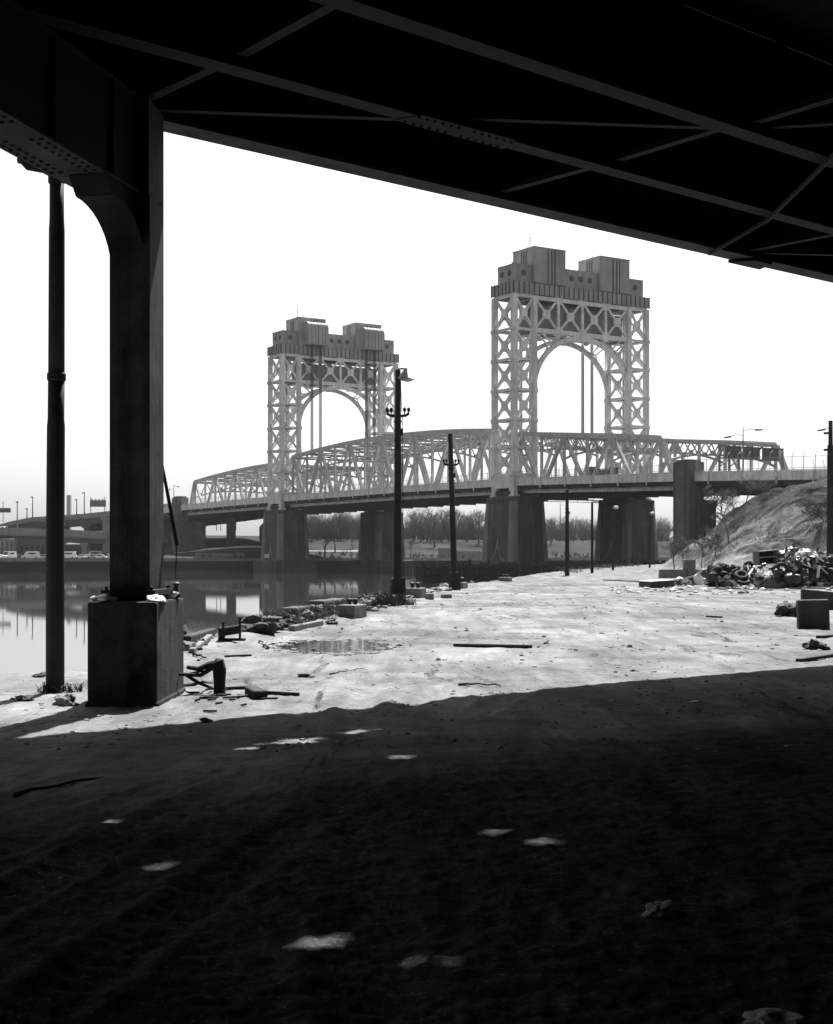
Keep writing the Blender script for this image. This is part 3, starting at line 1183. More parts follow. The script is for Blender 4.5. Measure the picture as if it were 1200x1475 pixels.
def square_column(s, p, w, label, top=None):
    t = thing('approach_column', label, 'bridge column', T(s, p, -2), 'square columns under the far approach')
    m = MB()
    z1 = (Zd(s) - 5.0) if top is None else top
    tbox(m, s - w, s + w, p - w, p + w, -2.4, z1 - 1.2)
    m.build('shaft', M_PIER, t)
    m = MB()
    m.hexa([T(s - w, p - w, z1 - 1.19), T(s + w, p - w, z1 - 1.19), T(s + w, p + w, z1 - 1.19), T(s - w, p + w, z1 - 1.19),
            T(s - w * .6, p - w * .6, z1), T(s + w * .6, p - w * .6, z1), T(s + w * .6, p + w * .6, z1), T(s - w * .6, p + w * .6, z1)])
    m.build('cap', M_PIER, t)


square_column(-174.4, 31.5, 2.1, 'dark square column with chamfered cap against the granite pier of the distant tower')
square_column(-174.4, 18.5, 1.1, 'slim square column standing alone in the bright gap under the far side span', top=13.3)

tA = thing('approach_span', 'plate girder approach span with mesh walkway fence leading to the right over the earth mound', 'bridge span', T(80, WID / 2, 10))
floor_parts(tA, 47.6, 118, girder=3.6, fence=3.1, step=8.0)
m = MB()
for i in range(30):
    s = 52.5 + i * 2.1
    m.bar(T(s, PN - .42, Zd(s) - 3.6), T(s, PN - .42, Zd(s) - 1.6), .12, .1, UDIR)
m.build('stiffener', M_GIRD, tA)
tB = thing('approach_span', 'plate girder approach span running left from the far pylon towards the ramps', 'bridge span', T(-210, WID / 2, 10))
floor_parts(tB, -262, -176.6, girder=3.2, fence=1.6, step=8.0)
m = MB()
for s in (-205, -240):
    for p in (3, 10):
        tbox(m, s - 1.2, s + 1.2, p - 1.2, p + 1.2, -.5, Zd(s) - 3.2)
m.build('pier_column', M_PIER, tB)
# abutment behind the mound
k = MB()
tbox(k, 112, 135, -1, WID + 1, -2, Zd(115) - 1.2)
single(k, 'abutment', M_PIER, 'stone abutment hidden at the right end of the approach span behind the mound', 'abutment', T(120, 10, 0))

# sign gantry and lamp on the side span's end
def gantry():
    s, p = 51.0, 9.0
    t = thing('sign_gantry', 'backs of dark highway sign panels fixed at the end of the right side span', 'sign', T(38, 18, 19))
    m = MB()
    for p0, p1 in ((15.6, 19.6), (20.4, 24.4), (25.2, 29.4)):
        tbox(m, 44.4, 44.7, p0, p1, 19.7, 21.9)
        for z in (20.2, 20.9, 21.5):
            m.bar(T(44.8, p0, z), T(44.8, p1, z), .1, .12)
        for q in (p0 + .6, (p0 + p1) / 2, p1 - .6):
            m.bar(T(44.85, q, 19.5), T(44.85, q, 22.1), .12, .1, UDIR)
    m.build('sign_panel', M_SIGNBK, t)
    m = MB()
    tbox(m, 44.0, 44.3, 14.5, 31, 19.5, 19.75)
    tbox(m, 44.0, 44.3, 14.5, 31, 21.7, 21.95)
    for q in (14.5, 17.0, 19.4, 31):
        m.bar(T(44.1, q, Zd(44) - .4), T(44.1, q, 22), .35, .35, UDIR)
    for q0, q1 in ((14.5, 17.0), (17.0, 19.4)):
        m.bar(T(44.1, q0, 18), T(44.1, q1, 19.5), .2, .2, UDIR)
    m.build('frame', M_STEEL2, t)


gantry()


def deck_lamp(s, p, label, h=7.6, arm=3.4):
    t = thing('deck_lamp', label, 'street lamp', T(s, p, Zd(s)), 'lamps along the bridge deck')
    m = MB()
    m.path([T(s, p, Zd(s) - .6), T(s, p, Zd(s) + h * .5), T(s, p, Zd(s) + h)], [.16, .12, .06], 8)
    m.build('pole', M_STEEL2, t)
    for sg, dz in ((-1, -1.6), (1, -.9)):
        m = MB()
        z = Zd(s) + h + dz
        m.path([T(s, p, z), T(s + sg * arm * .35, p, z + .25), T(s + sg * arm, p, z + .1)], .05, 6)
        a = m.build('arm', M_STEEL2, t)
        m = MB()
        m.bar(T(s + sg * arm * .85, p, z), T(s + sg * (arm + .9), p, z - .04), .35, .22)
        m.build('lamp_head', M_HOUSED, a)


deck_lamp(63.4, .9, 'double armed lamp standing on the deck in front of the sign panels')
deck_lamp(-178.5, .9, 'distant double armed lamp on the far pylon at the left end of the bridge', h=7.0)
deck_lamp(83.5, .9, 'lamp reaching over the deck beside the tall utility pole', h=8.0, arm=3.0)
# ------------------------------------------------------------------ dark viaduct overhead
EX, EY = .7518, .6594          # direction of the deck edge, away from the camera
NX, NY = .6594, -.7518         # inward, under the deck, towards and past the camera
E0 = Vector((-2.97, 16.75, 0))
ZG = 6.65


def V(t, n, z):
    return Vector((E0.x + EX * t + NX * n, E0.y + EY * t + NY * n, z))


va = thing('viaduct', 'black steel road viaduct overhead whose underside and column frame the whole view', 'viaduct', (-3.3, 16.1, 1.1))


def vbox(mb, t0, t1, n0, n1, z0, z1):
    mb.hexa([V(t0, n0, z0), V(t1, n0, z0), V(t1, n1, z0), V(t0, n1, z0), V(t0, n0, z1), V(t1, n0, z1), V(t1, n1, z1), V(t0, n1, z1)])


T0, T1 = -26, 70
GS = 2.15
GPOS = [0, 2.15, 4.3, 8.0] + [8.0 + 2.15 * i for i in range(1, 26)]
ZS0, ZS1 = 7.92, 8.08
# broken drain openings in the slab, measured from the sun spots they throw on the ground
SUNV = Vector((math.sin(SUN_AZ), math.cos(SUN_AZ), 0)) / math.tan(SUN_EL)
HOLES = []


def opening(x, y, lt, ln):
    d = gd(y)
    g = at(x, y, d)
    q = Vector((g.x, g.y, 0)) + SUNV * ZS0 - E0
    t_, n_ = q.x * EX + q.y * EY, q.x * NX + q.y * NY
    bay = max(i for i in range(len(GPOS)) if GPOS[i] <= n_)
    n_ = min(max(n_, GPOS[bay] + .25 + ln / 2), GPOS[bay + 1] - .80 - ln / 2)
    HOLES.append((t_ - lt * .36, t_ + lt * .30, n_ - ln * .34, n_ + ln * .32))
    if lt > .1:
        hr = random.Random(int(x))
        for _ in range(5):
            a, b = t_ + hr.uniform(-.62, .62) * lt, n_ + hr.uniform(-.4, .4) * ln
            c, e = lt * hr.uniform(.10, .26), ln * hr.uniform(.08, .2)
            HOLES.append((a - c, a + c, b - e, b + e))


for a_ in ((400, 1086, .32, .22), (440, 1076, .34, .36), (464, 1071, .36, .44), (515, 1054, .44, .30), (574, 1094, .26, .2), (715, 1203, .26, .22), (785, 1216, .25, .24), (462, 1365, .36, .24), (598, 1391, .15, .11), (625, 1389, .14, .10), (652, 1393, .13, .12), (250, 1211, .22, .18), (210, 1233, .24, .18), (1060, 1015, .2, .18)):
    opening(*a_)
ts = sorted({T0, T1} | {h[0] for h in HOLES} | {h[1] for h in HOLES})
ns = sorted({-.35, 64} | {h[2] for h in HOLES} | {h[3] for h in HOLES})
hole = lambda a, b: any(h[0] < a < h[1] and h[2] < b < h[3] for h in HOLES)
solid = [[not hole((ts[i] + ts[i + 1]) / 2, (ns[j] + ns[j + 1]) / 2) for j in range(len(ns) - 1)] for i in range(len(ts) - 1)]
m = MB()
A, B = len(ts), len(ns)
vid = lambda i, j, k: (i * B + j) * 2 + k
fs = []
for i in range(A - 1):
    for j in range(B - 1):
        if not solid[i][j]:
            continue
        fs.append((vid(i, j, 1), vid(i, j + 1, 1), vid(i + 1, j + 1, 1), vid(i + 1, j, 1)))
        fs.append((vid(i, j, 0), vid(i + 1, j, 0), vid(i + 1, j + 1, 0), vid(i, j + 1, 0)))
        for (di, dj, e) in ((-1, 0, ((i, j), (i, j + 1))), (1, 0, ((i + 1, j + 1), (i + 1, j))), (0, -1, ((i + 1, j), (i, j))), (0, 1, ((i, j + 1), (i + 1, j + 1)))):
            a, b = i + di, j + dj
            if not (0 <= a < A - 1 and 0 <= b < B - 1 and solid[a][b]):
                (p, q), (r_, s_) = e
                fs.append((vid(p, q, 0), vid(r_, s_, 0), vid(r_, s_, 1), vid(p, q, 1)))
m.add([V(t, n, z) for t in ts for n in ns for z in (ZS0, ZS1)], fs)
m.build('deck_slab', M_DECKCON, va)
m = MB()
vbox(m, T0, T1, -.35, -.1, ZS1 + .003, 9.0)
m.build('parapet', M_DECKCON, va)
for i, n in enumerate(GPOS):
    m = MB()
    vbox(m, T0, T1, n - .012, n + .012, ZG + .05, 7.9)
    for t in range(T0 + 2, T1 - 2, 2):
        vbox(m, t, t + .03, n + .02, n + .16, ZG + .06, 7.88)
        vbox(m, t, t + .03, n - .16, n - .02, ZG + .06, 7.88)
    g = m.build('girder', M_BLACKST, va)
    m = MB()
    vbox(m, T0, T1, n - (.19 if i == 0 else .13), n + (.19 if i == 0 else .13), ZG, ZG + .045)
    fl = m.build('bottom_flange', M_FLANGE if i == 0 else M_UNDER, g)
# lateral bracing under the first bays: cross struts in line, one diagonal running on from bay to bay
def brace(name, a, b, w_=.13):
    m_ = MB()
    m_.bar(V(*a, ZG + .10), V(*b, ZG + .10), w_, .012)
    m_.bar(V(*a, ZG + .15), V(*b, ZG + .15), .012, .085)
    return m_.build(name, M_UNDER, va)


for k in range(5):
    t = -.5 + 5.9 * k
    for bay in range(3):
        n0, n1 = GPOS[bay] + .2, GPOS[bay + 1] - .2
        brace('cross_strut', (t, n0), (t - .12 * bay, n1))
        if k % 2 == 0:
            td = t + .3 + 2.95 * bay
            brace('diagonal_brace', (td, n0), (td + 2.55, n1), .11)
for (t, n) in ((2.75, GS), (14.4, GS)):
    c = V(t, n, ZG - .008)
    ev, nv = Vector((EX, EY, 0)), Vector((NX, NY, 0))
    m_ = MB()
    m_.prism([c - ev * .9 - nv * .17, c - ev * .75 + nv * .2, c + ev * .75 + nv * .2, c + ev * .9 - nv * .17], Vector((0, 0, .007)))
    for a in [-.75 + .125 * i for i in range(13) if i != 6]:
        for b in (-.12, .12):
            m_.lathe([(.022, 0), (.02, -.012), (.008, -.02)], c + ev * a + nv * b, 6)
    m_.build('gusset_plate', M_UNDER, va)

# cap beam that comes from the column towards the camera, with its knee
BXd = Vector((.229, .9734, 0)).normalized()
BN = Vector((BXd.y, -BXd.x, 0))
QO = -.12
CC = Vector((-3.135, 16.02, 0))          # column centre


def Bm(l, q, z):
    """l metres from the column towards the camera, q across"""
    return CC - BXd * l + BN * (q + QO) + UP * z


def bmbox(mb, l0, l1, q0, q1, z0, z1):
    mb.hexa([Bm(l0, q0, z0), Bm(l1, q0, z0), Bm(l1, q1, z0), Bm(l0, q1, z0), Bm(l0, q0, z1), Bm(l1, q0, z1), Bm(l1, q1, z1), Bm(l0, q1, z1)])


ZB = 5.58
m = MB()
bmbox(m, -.25, 14, -.02, .02, ZB + .03, ZG - .03)
bmbox(m, -.25, 14, -.26, -.22, ZB + .03, ZG - .03)
bmbox(m, -.25, 14, .22, .26, ZB + .03, ZG - .03)
bmbox(m, -.25, 14, -.31, .31, ZG - .03, ZG - .002)
for l in (.9, 2.2, 3.5, 4.8, 6.1):
    for q0, q1 in ((.261, .30), (-.30, -.261)):
        bmbox(m, l, l + .1, q0, q1, ZB + .03, ZG - .03)
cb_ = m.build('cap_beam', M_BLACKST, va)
m = MB()
bmbox(m, -.25, 14, -.31, .31, ZB, ZB + .028)
for j in range(44):
    l = 1.35 + j * .14
    if 8 < j % 22 < 12:
        continue
    for q in (-.24, -.14, .14, .24):
        m.lathe([(.026, 0), (.023, -.014), (.01, -.024)], Bm(l, q, ZB), 6)
bf = m.build('beam_flange', M_FLANGE, cb_)
# the knee: curved web and flange down to the column
m = MB()
kp = [(.21, 4.74)]
for i in range(11):
    th = math.pi / 2 * i / 10
    kp.append((.21 + .86 * (1 - math.cos(th)), 4.74 + .66 * math.sin(th)))
kp += [(1.22, ZB), (.2, ZB)]
m.prism([Bm(l, -.06, z) for l, z in kp], BN * .34)
for (l0, z0), (l1, z1) in zip(kp[:-2], kp[1:-1]):
    m.bar(Bm(l0, .11, z0), Bm(l1, .11, z1), .42, .03, BN.cross(Bm(l1, 0, z1) - Bm(l0, 0, z0)))
m.build('knee_bracket', M_BLACKST, va)
# column
TH = R(4)
CD = Vector((math.sin(TH), math.cos(TH), 0))
CN = Vector((CD.y, -CD.x, 0))


def Cm(a, b, z):
    return CC + CD * a + CN * b + UP * z


def cbox(mb, a0, a1, b0, b1, z0, z1):
    mb.hexa([Cm(a0, b0, z0), Cm(a1, b0, z0), Cm(a1, b1, z0), Cm(a0, b1, z0), Cm(a0, b0, z1), Cm(a1, b0, z1), Cm(a1, b1, z1), Cm(a0, b1, z1)])


m = MB()
cbox(m, -.33, .33, -.21, .21, 1.10, ZG - .01)
cbox(m, -.345, -.331, -.225, .225, 1.12, ZB)
m.build('column', M_COLUMN, va)
m = MB()
cbox(m, -.42, .42, -.3, .3, 1.16, 1.22)
for a in (-.38, .38):
    for b in (-.25, .25):
        m.lathe([(.018, 0), (.018, .03), (.008, .04)], Cm(a, b, 1.22), 6)
m.build('base_plate', M_BLACKST, va)
# conduit slung below the girders
m = MB()
m.path([V(10.35, .05, ZG - .06), V(9.0, 2.15, ZG - .07), V(5.4, 6.2, ZG - .06)], .035, 6)
m.build('conduit', M_BLACKST, va)
m = MB()
for t in (11.2,):
    m.prism([V(t, -.2, ZG - .005), V(t + .9, -.2, ZG - .005), V(t + .7, .2, ZG - .005), V(t + .2, .2, ZG - .005)], Vector((0, 0, -.05)))
m.build('splice_plate', M_BLACKST, va)
# further columns under the deck, then an added wall blocking light behind the camera
for t_, n_ in ((36, 4), (36, 14)):
    m = MB()
    c = V(t_, n_, 0)
    m.box((c.x, c.y, ZG / 2 - .1), (.6, .6, ZG + .18))
    m.build('column', M_COLUMN, va)
m = MB()
vbox(m, T0, T1, 20, 20.6, -.5, 7.9)
vbox(m, T0, T0 + .6, 14, 19.9, -.5, 7.9)
single(m, 'light_blocking_wall', M_CONCD, 'dark wall added out of view under the viaduct to block light from behind', 'wall', V(20, 20, 0))
m = MB()  # unseen box, added to keep light from the right off the foreground
m.hexa([(7.6, 9.0, -.3), (13, 9.0, -.3), (13, 18.5, -.3), (7.6, 18.5, -.3), (7.6, 9.0, 5.6), (13, 9.0, 5.6), (13, 18.5, 5.9), (7.6, 18.5, 5.9)])
single(m, 'light_blocking_box', M_CONCD, 'plain dark box added out of view under the viaduct to shade the foreground', 'shed', (10, 14, 0))

# concrete footing of the column ------------------------------------------------
CF = MB()
zt = 1.10
bx0, bx1, by0, by1 = -.375, .375, -.78, .92
CEN = Vector((-3.155, 16.05, 0))


FD = Vector((math.sin(R(.5)), math.cos(R(.5)), 0))
FN = Vector((FD.y, -FD.x, 0))


def Fm(a, b, z):
    return CEN + FD * a + FN * b + UP * z


def foot_ring(g, z):
    return [Fm(by0 - g, bx0 - g, z), Fm(by1 + g, bx0 - g, z), Fm(by1 + g, bx1 + g, z), Fm(by0 - g, bx1 + g, z)]


t = thing('concrete_footing', 'stained concrete block footing carrying the dark viaduct column at the water side', 'footing', Fm(0, 0, 0))
CF.hexa(foot_ring(0, -.3) + foot_ring(0, zt))
CF.build('block', M_FOOT, t, bevel=.03, seg=2)
CF = MB()
CF.hexa(foot_ring(.03, -.3) + foot_ring(.02, .03))
CF.build('ledge', M_FOOT, t, bevel=.02)
# wet snow on its top
for (a, b, ra, rb, h, sd_) in ((-.50, -.26, .30, .13, .07, 1), (.5, .05, .42, .30, .10, 2), (-.45, .3, .25, .10, .07, 3), (.3, -.32, .4, .07, .04, 4)):
    k = MB()
    k.blob((0, 0, 0), (rb, ra, h), sd_, 3, .3, 1.6, flat=.01)
    o = single(k, 'snow_patch', M_SNOW, {1: 'thin strip of snow at the front edge on top of the concrete footing', 2: 'largest heap of snow on top of the concrete footing beside the column',
               3: 'small snow heap on the front corner of the concrete footing', 4: 'thin snow ridge along the water side on top of the concrete footing'}[sd_], 'snow', smooth=True)
    o.location = Fm(a, b, zt + .004)

# downpipe ----------------------------------------------------------------------
dp = thing('drain_pipe', 'black cast iron drain pipe standing free at the water edge beside the column', 'pipe', at(79, 993, 17.0))
P0 = at(79.5, 994, 17.0)
X0 = P0.x


def zpx(y):
    return EYE - (y - 800) / FOC * 17.0


m = MB()
m.path([(X0, 17, -.1), (X0, 17, zpx(800)), (X0 + .01, 17, zpx(614)), (X0 + .01, 17, zpx(604)), (X0 + .015, 17, zpx(545))], [.110, .109, .106, .098, .098], 20)
m.path([(X0 + .015, 17, zpx(545)), (X0 + .02, 17, zpx(330)), (X0 + .02, 17, zpx(318)), (X0 + .02, 17, zpx(255))], [.097, .093, .086, .084], 20)
m.build('pipe', M_IRON, dp, smooth=True)
for y, r in ((543, .112), (259, .098)):
    m = MB()
    m.lathe([(r * .9, -.05), (r, -.035), (r, .035), (r * .9, .05)], (X0 + .016, 17, zpx(y)), 20)
    m.build('collar', M_IRON, dp)
m = MB()
m.path([(X0 + .02, 17, zpx(256)), (X0 - .02, 16.98, zpx(248)), (X0 - .12, 16.95, zpx(244)), (X0 - .30, 16.9, zpx(242)), (X0 - .345, 16.9, zpx(236)), (X0 - .35, 16.9, zpx(222))], [.08, .075, .06, .055, .055, .05], 12)
m.lathe([(.075, -.04), (.08, 0), (.06, .04)], (X0 - .35, 16.9, zpx(233)), 12)
m.build('elbow', M_IRON, dp)

# slanting rod, wire and weight on the footing
RD = 16.6
t = thing('hanging_rod', 'thin black rod leaning out from the column with a wire running down to the footing', 'rod', at(234, 668, RD))
m = MB()
m.path([at(232.5, 664, RD), at(245, 730, RD), at(255, 786, RD)], [.017, .022, .026], 8)
m.build('rod', M_IRON, t)
m = MB()
m.path([at(254, 784, RD), at(254.3, 800, RD), at(253, 836, RD)], .007, 6)
m.build('wire', M_IRON, t)
c = at(253, 857.5, RD)
k = MB()
k.lathe([(.062, 0), (.066, .02), (.05, .07), (.03, .11), (.026, .13), (.05, .155), (.056, .17), (.03, .185), (.008, .19)], (c.x, c.y, zt + .006), 18)
single(k, 'iron_weight', M_IRON, 'small black waisted iron weight standing on the corner of the concrete footing', 'weight', (c.x, c.y, zt), smooth=False)
# ------------------------------------------------------------------ lamp posts on the quay
def on_ground(x, y):
    return Vector((x, y, gz(x, y)))


def quay_lamp(name, label, base, top, r0, r1, arm_h, arm_w, sleeve=True, lamp=None, pins=True, group='old lamp posts along the quay', arm_tilt=0.0):
    base = Vector(base)
    top = Vector(top)
    t = thing(name, label, 'lamp post', base, group)
    ax = (top - base)
    m = MB()
    n = 6
    m.path([base - UP * .3] + [base.lerp(top, i / n) for i in range(1, n + 1)], [r0] + [lerp(r0, r1, i / n) for i in range(1, n + 1)], 12)
    m.build('pole', M_IRON, t, smooth=False)
    if sleeve:
        m = MB()
        c = base
        m.lathe([(r0 * 1.75, -.3), (r0 * 1.7, .55), (r0 * 1.55, .62), (r0 * 1.5, .80), (r0 * 1.1, .86)], c, 8)
        m.box((c.x + r0 * 1.2, c.y - r0 * .6, c.z + .45), (r0 * .9, r0 * .9, .8))
        m.build('base_sleeve', M_IRON, t)
    q = base.lerp(top, arm_h)
    if arm_w:
        m = MB()
        m.path([q + Vector((-arm_w, 0, .06 - arm_tilt)), q + Vector((-arm_w * .7, 0, -.02 - arm_tilt * .7)), q + Vector((0, 0, -.04)), q + Vector((arm_w * .7, 0, -.02 + arm_tilt * .7)), q + Vector((arm_w, 0, .06 + arm_tilt))],
               .05 if pins else .035, 6)
        a = m.build('crossarm', M_IRON, t)
        if pins:
            for f in (-1, -.62, .62, 1):
                m = MB()
                m.lathe([(.02, 0), (.02, .08), (.05, .1), (.055, .17), (.03, .22)], q + Vector((arm_w * f * .95, 0, .02)), 8)
                m.build('insulator', M_IRON, a)
    for f in (.70, .74, .78):
        if pins:
            m = MB()
            c = base.lerp(top, f)
            m.lathe([(r1 * 1.2, -.05), (r1 * 1.5, 0), (r1 * 1.2, .05)], c, 10)
            m.build('band', M_IRON, t)
    if pins:
        m = MB()
        m.box(base.lerp(top, .735) + Vector((r1 * 1.4, 0, 0)), (.1, .1, .22))
        m.build('switch_box', M_IRON, t)
    return t, q, top


b1 = on_ground(at(573, 872, 45.6).x, 45.6)
l1, q1, tp1 = quay_lamp('lamp_post', 'tallest black iron lamp post with a bell lamp at its tip and a short crossarm', b1, at(573.3, 533, 45.6), .15, .085, .808, .36)
m = MB()
m.path([tp1 + Vector((0, 0, -.1)), tp1 + Vector((.02, 0, .03)), tp1 + Vector((.16, 0, .05)), tp1 + Vector((.24, 0, -.04))], .03, 6)
ba = m.build('bracket', M_IRON, l1)
m = MB()
m.lathe([(.05, .12), (.06, .04), (.10, -.04), (.15, -.16), (.20, -.26), (.19, -.28)], tp1 + Vector((.23, -.02, -.06)), 14, (.28, 0, 1))
m.build('lamp_bell', M_GREY, ba)
m = MB()
m.prism([tp1 + Vector((.30, -.02, -.22)), tp1 + Vector((.54, -.02, -.31)), tp1 + Vector((.36, -.02, -.38))], Vector((0, .05, 0)))
m.build('broken_reflector', M_WHITE, ba)
m = MB()
m.tube(tp1 + Vector((.085, 0, -.25)), q1 + Vector((.12, 0, .1)), .012, n=5)
m.tube(q1 + Vector((.14, 0, 0)), b1 + Vector((.18, 0, .9)), .012, n=5)
m.build('wire', M_IRON, l1)
b2 = on_ground(at(655, 846, 66).x, 66)
quay_lamp('lamp_post', 'second black lamp post leaning slightly left without a lamp, standing by pale mooring stones', b2, at(648.5, 625, 66), .16, .10, .805, .36)
b3 = on_ground(at(817, 828, 112).x, 112)
l3, q3, tp3 = quay_lamp('lamp_post', 'thin plain dark pole standing before the bright gap between the closer piers', b3, at(817, 706, 112), .19, .12, .96, 0, sleeve=False)
m = MB()
m.bar(tp3 + Vector((-.5, 0, -.35)), tp3 + Vector((.5, 0, -.35)), .1, .1)
m.build('crossarm', M_IRON, l3)
for i, (x, yb, d, yt, lab) in enumerate([(853, 826, 126, 724, 'pole with a lamp head close against the left edge of the dark pier'), (883, 821, 156, 733, 'pole with a pale lamp head in the middle before the dark pier'),
                                         (936, 818, 182, 741, 'pole with a pale lamp head at the right side of the dark pier')]):
    b = on_ground(at(x, yb, d).x, d)
    t, q, tp = quay_lamp('lamp_post', 'distant thin ' + lab, b, at(x, yt, d), .14, .10, .9, 0, sleeve=False, pins=False)
    m = MB()
    m.path([tp, tp + Vector((.1, 0, .3)), tp + Vector((.3, 0, .3))], .05, 5)
    m.blob(tp + Vector((.35, -.1, .15)), (.26, .26, .2), i, 2, .1)
    m.build('lamp_head', M_WHITE, t)
# utility pole at the right edge
b = on_ground(at(1196.5, 845, 80).x, 80)
tpu = at(1196.5, 606, 80)
t = thing('utility_pole', 'thick dark timber utility pole cut by the right edge behind the rubbish heap', 'pole', b)
m = MB()
m.path([b - UP * .3, b.lerp(tpu, .45), b.lerp(tpu, .85)], [.24, .20, .18], 14)
m.path([b.lerp(tpu, .85), tpu], [.13, .12], 12)
m.build('pole', M_TIMBER, t)
m = MB()
for y, w_ in ((624, 5), (648, 5)):
    a_ = at(1196, y, 79.8)
    m.box(a_ + Vector((-.18, 0, 0)), (.36, .12, .12))
m.build('bracket', M_IRON, t)


# ------------------------------------------------------------------ mooring blocks, kerb, rubble at the water edge
def mooring(x, y, w, h, ylen, label, bollard=True, bw=8):
    d = gd(y)
    p = on_ground(at(x, y, d).x, d + .25)
    sc = d / FOC
    t = thing('mooring_block', label, 'mooring', p, 'mooring blocks along the quay edge')
    W, H = w * sc, h * sc
    m = MB()
    rot = Matrix.Rotation(R(-16), 3, 'Z')
    m.box(p + Vector((0, ylen / 2, H / 2 - .1)), (W, ylen, H + .2), rot)
    blk = m.build('block', M_CONC, t, bevel=.035, seg=2)
    if bollard:
        for dx in (-.17, .17):
            m = MB()
            r = bw * .5 * sc
            c = p + Vector((dx * W, ylen / 2, H))
            m.lathe([(r * .62, -.02), (r * .55, r * 1.0), (r * .95, r * 1.3), (r * .9, r * 1.8), (r * .4, r * 2.05)], c, 12)
            m.build('bollard', M_IRON, t)
    return t


mooring(506, 893, 26, 20, 1.0, 'nearest concrete mooring block with two rusty bollards, at the end of the weedy kerb', bw=9)
mooring(598, 864, 24, 14, .9, 'low concrete mooring block with dark bollard heads right beside the tallest lamp post', bw=8)
mooring(664, 848, 15, 9, 1.0, 'rounded pale mooring stone just right of the leaning lamp post', bw=7)
mooring(729, 838, 15, 6, 1.1, 'small pale mooring stone alone at the quay edge beyond the leaning lamp post', bw=4)
for (x, y, w, h, lab) in [(619, 864, 9, 7, 'small square stone beside the low mooring block by the tallest lamp post'), (643, 861, 13, 4, 'flat grey stone slab lying on the quay in front of the leaning lamp post')]:
    d = gd(y)
    p = on_ground(at(x, y, d).x, d)
    m = MB()
    m.box(p + Vector((0, .2, h * d / FOC / 2)), (w * d / FOC, .5, h * d / FOC + .1), Matrix.Rotation(.2, 3, 'Z'))
    single(m, 'stone_block', M_CONC, lab, 'stone', p, bevel=.03)

# low kerb wall with dry weeds on top
t = thing('quay_kerb', 'broken concrete quay kerb overgrown with dead weeds, running up to the nearest mooring block', 'kerb', at(440, 900, 33))
k0, k1 = at(372, 914, 0), None
PA = on_ground(at(392, 911, 30.0).x, 30.0)
PB = on_ground(at(488, 889, 37.6).x, 37.6)
m = MB()
segs = 5
for i in range(segs):
    a, b = PA.lerp(PB, i / segs), PA.lerp(PB, (i + .96) / segs)
    hh = (.12, .26, .20, .30, .26)[i]
    m.bar(a + UP * hh * .5, b + UP * hh * .5 + Vector((0, 0, rnd.uniform(-.02, .02))), .42, hh + .25)
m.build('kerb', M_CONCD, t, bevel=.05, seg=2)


def weeds(mb, centre, rad, n, hmin, hmax, rr):
    for _ in range(n):
        a = rr.uniform(0, 6.283)
        q = math.sqrt(rr.random())
        p = Vector(centre) + Vector((math.cos(a) * rad[0] * q, math.sin(a) * rad[1] * q, 0))
        h = rr.uniform(hmin, hmax)
        lean = Vector((rr.gauss(0, .35), rr.gauss(0, .35), 1)).normalized()
        w_ = h * .045 + .004
        s_ = Vector((rr.gauss(0, 1), rr.gauss(0, 1), 0)).normalized() * w_
        mid = p + lean * h * .6
        tip = p + lean * h + Vector((rr.gauss(0, .2), rr.gauss(0, .2), -.05)) * h
        mb.add([p - s_, p + s_, mid + s_ * .7, tip, mid - s_ * .7], [(0, 1, 2, 4), (4, 2, 3)])
        if rr.random() < .5:
            for _ in range(3):
                c = mid + Vector((rr.gauss(0, .1), rr.gauss(0, .1), rr.uniform(0, .3))) * h
                e = Vector((rr.gauss(0, 1), rr.gauss(0, 1), rr.gauss(0, 1))).normalized() * h * .13
                f = Vector((rr.gauss(0, 1), rr.gauss(0, 1), rr.gauss(0, 1))).normalized() * h * .10
                mb.add([c, c + e, c + e + f, c + f], [(0, 1, 2, 3)])


M_DEADW = mat('dead_weeds', .10, .9, .6, 6, 30, 0.0)
k = MB()
for i in range(10):
    c = PA.lerp(PB, (i + .5) / 10) + UP * .28
    weeds(k, c, (.36, .5), 110, .04, .15, rnd)
    weeds(k, c - UP * .2 + Vector((.3, -.1, 0)), (.3, .5), 60, .04, .2, rnd)
tag(k.build('dead_weeds', M_DEADW), kind='stuff')
k = MB()
c = on_ground(at(553, 874, 44).x, 44.5)
weeds(k, c, (.55, .6), 230, .12, .55, rnd)
weeds(k, on_ground(at(588, 872, 44).x, 45.5), (.25, .4), 60, .08, .3, rnd)
weeds(k, on_ground(at(527, 880, 42).x, 42.5), (.3, .5), 70, .08, .25, rnd)
tag(k.build('dead_weeds', M_DEADW), kind='stuff')

# rubble: stones scattered along the edge
ROCKS = []
for (lab, sh) in (('r', 1), ('r', 2), ('r', 3)):
    k = MB()
    k.blob((0, 0, 0), (.5, .42, .30), sh * 3 + 1, 3, .45, 1.4, flat=.16)
    ROCKS.append(k)
M_RK = [M_ROCK, M_DARK, M_CONC, M_PALEW]


def rock(x, y, size, label, d=None, grp=None, mi=0):
    d = gd(y) if d is None else d
    X = at(x, y, d).x
    o = ROCKS[rnd.randrange(3)].build('rock', M_RK[mi])
    o.location = (X, d, gz(X, d) + size * .08)
    o.scale = (size * rnd.uniform(.8, 1.2), size * rnd.uniform(.8, 1.2), size * rnd.uniform(.7, 1.1))
    o.rotation_euler = (rnd.uniform(-.3, .3), rnd.uniform(-.3, .3), rnd.uniform(0, 6.28))
    return tag(o, label, 'rock', grp)


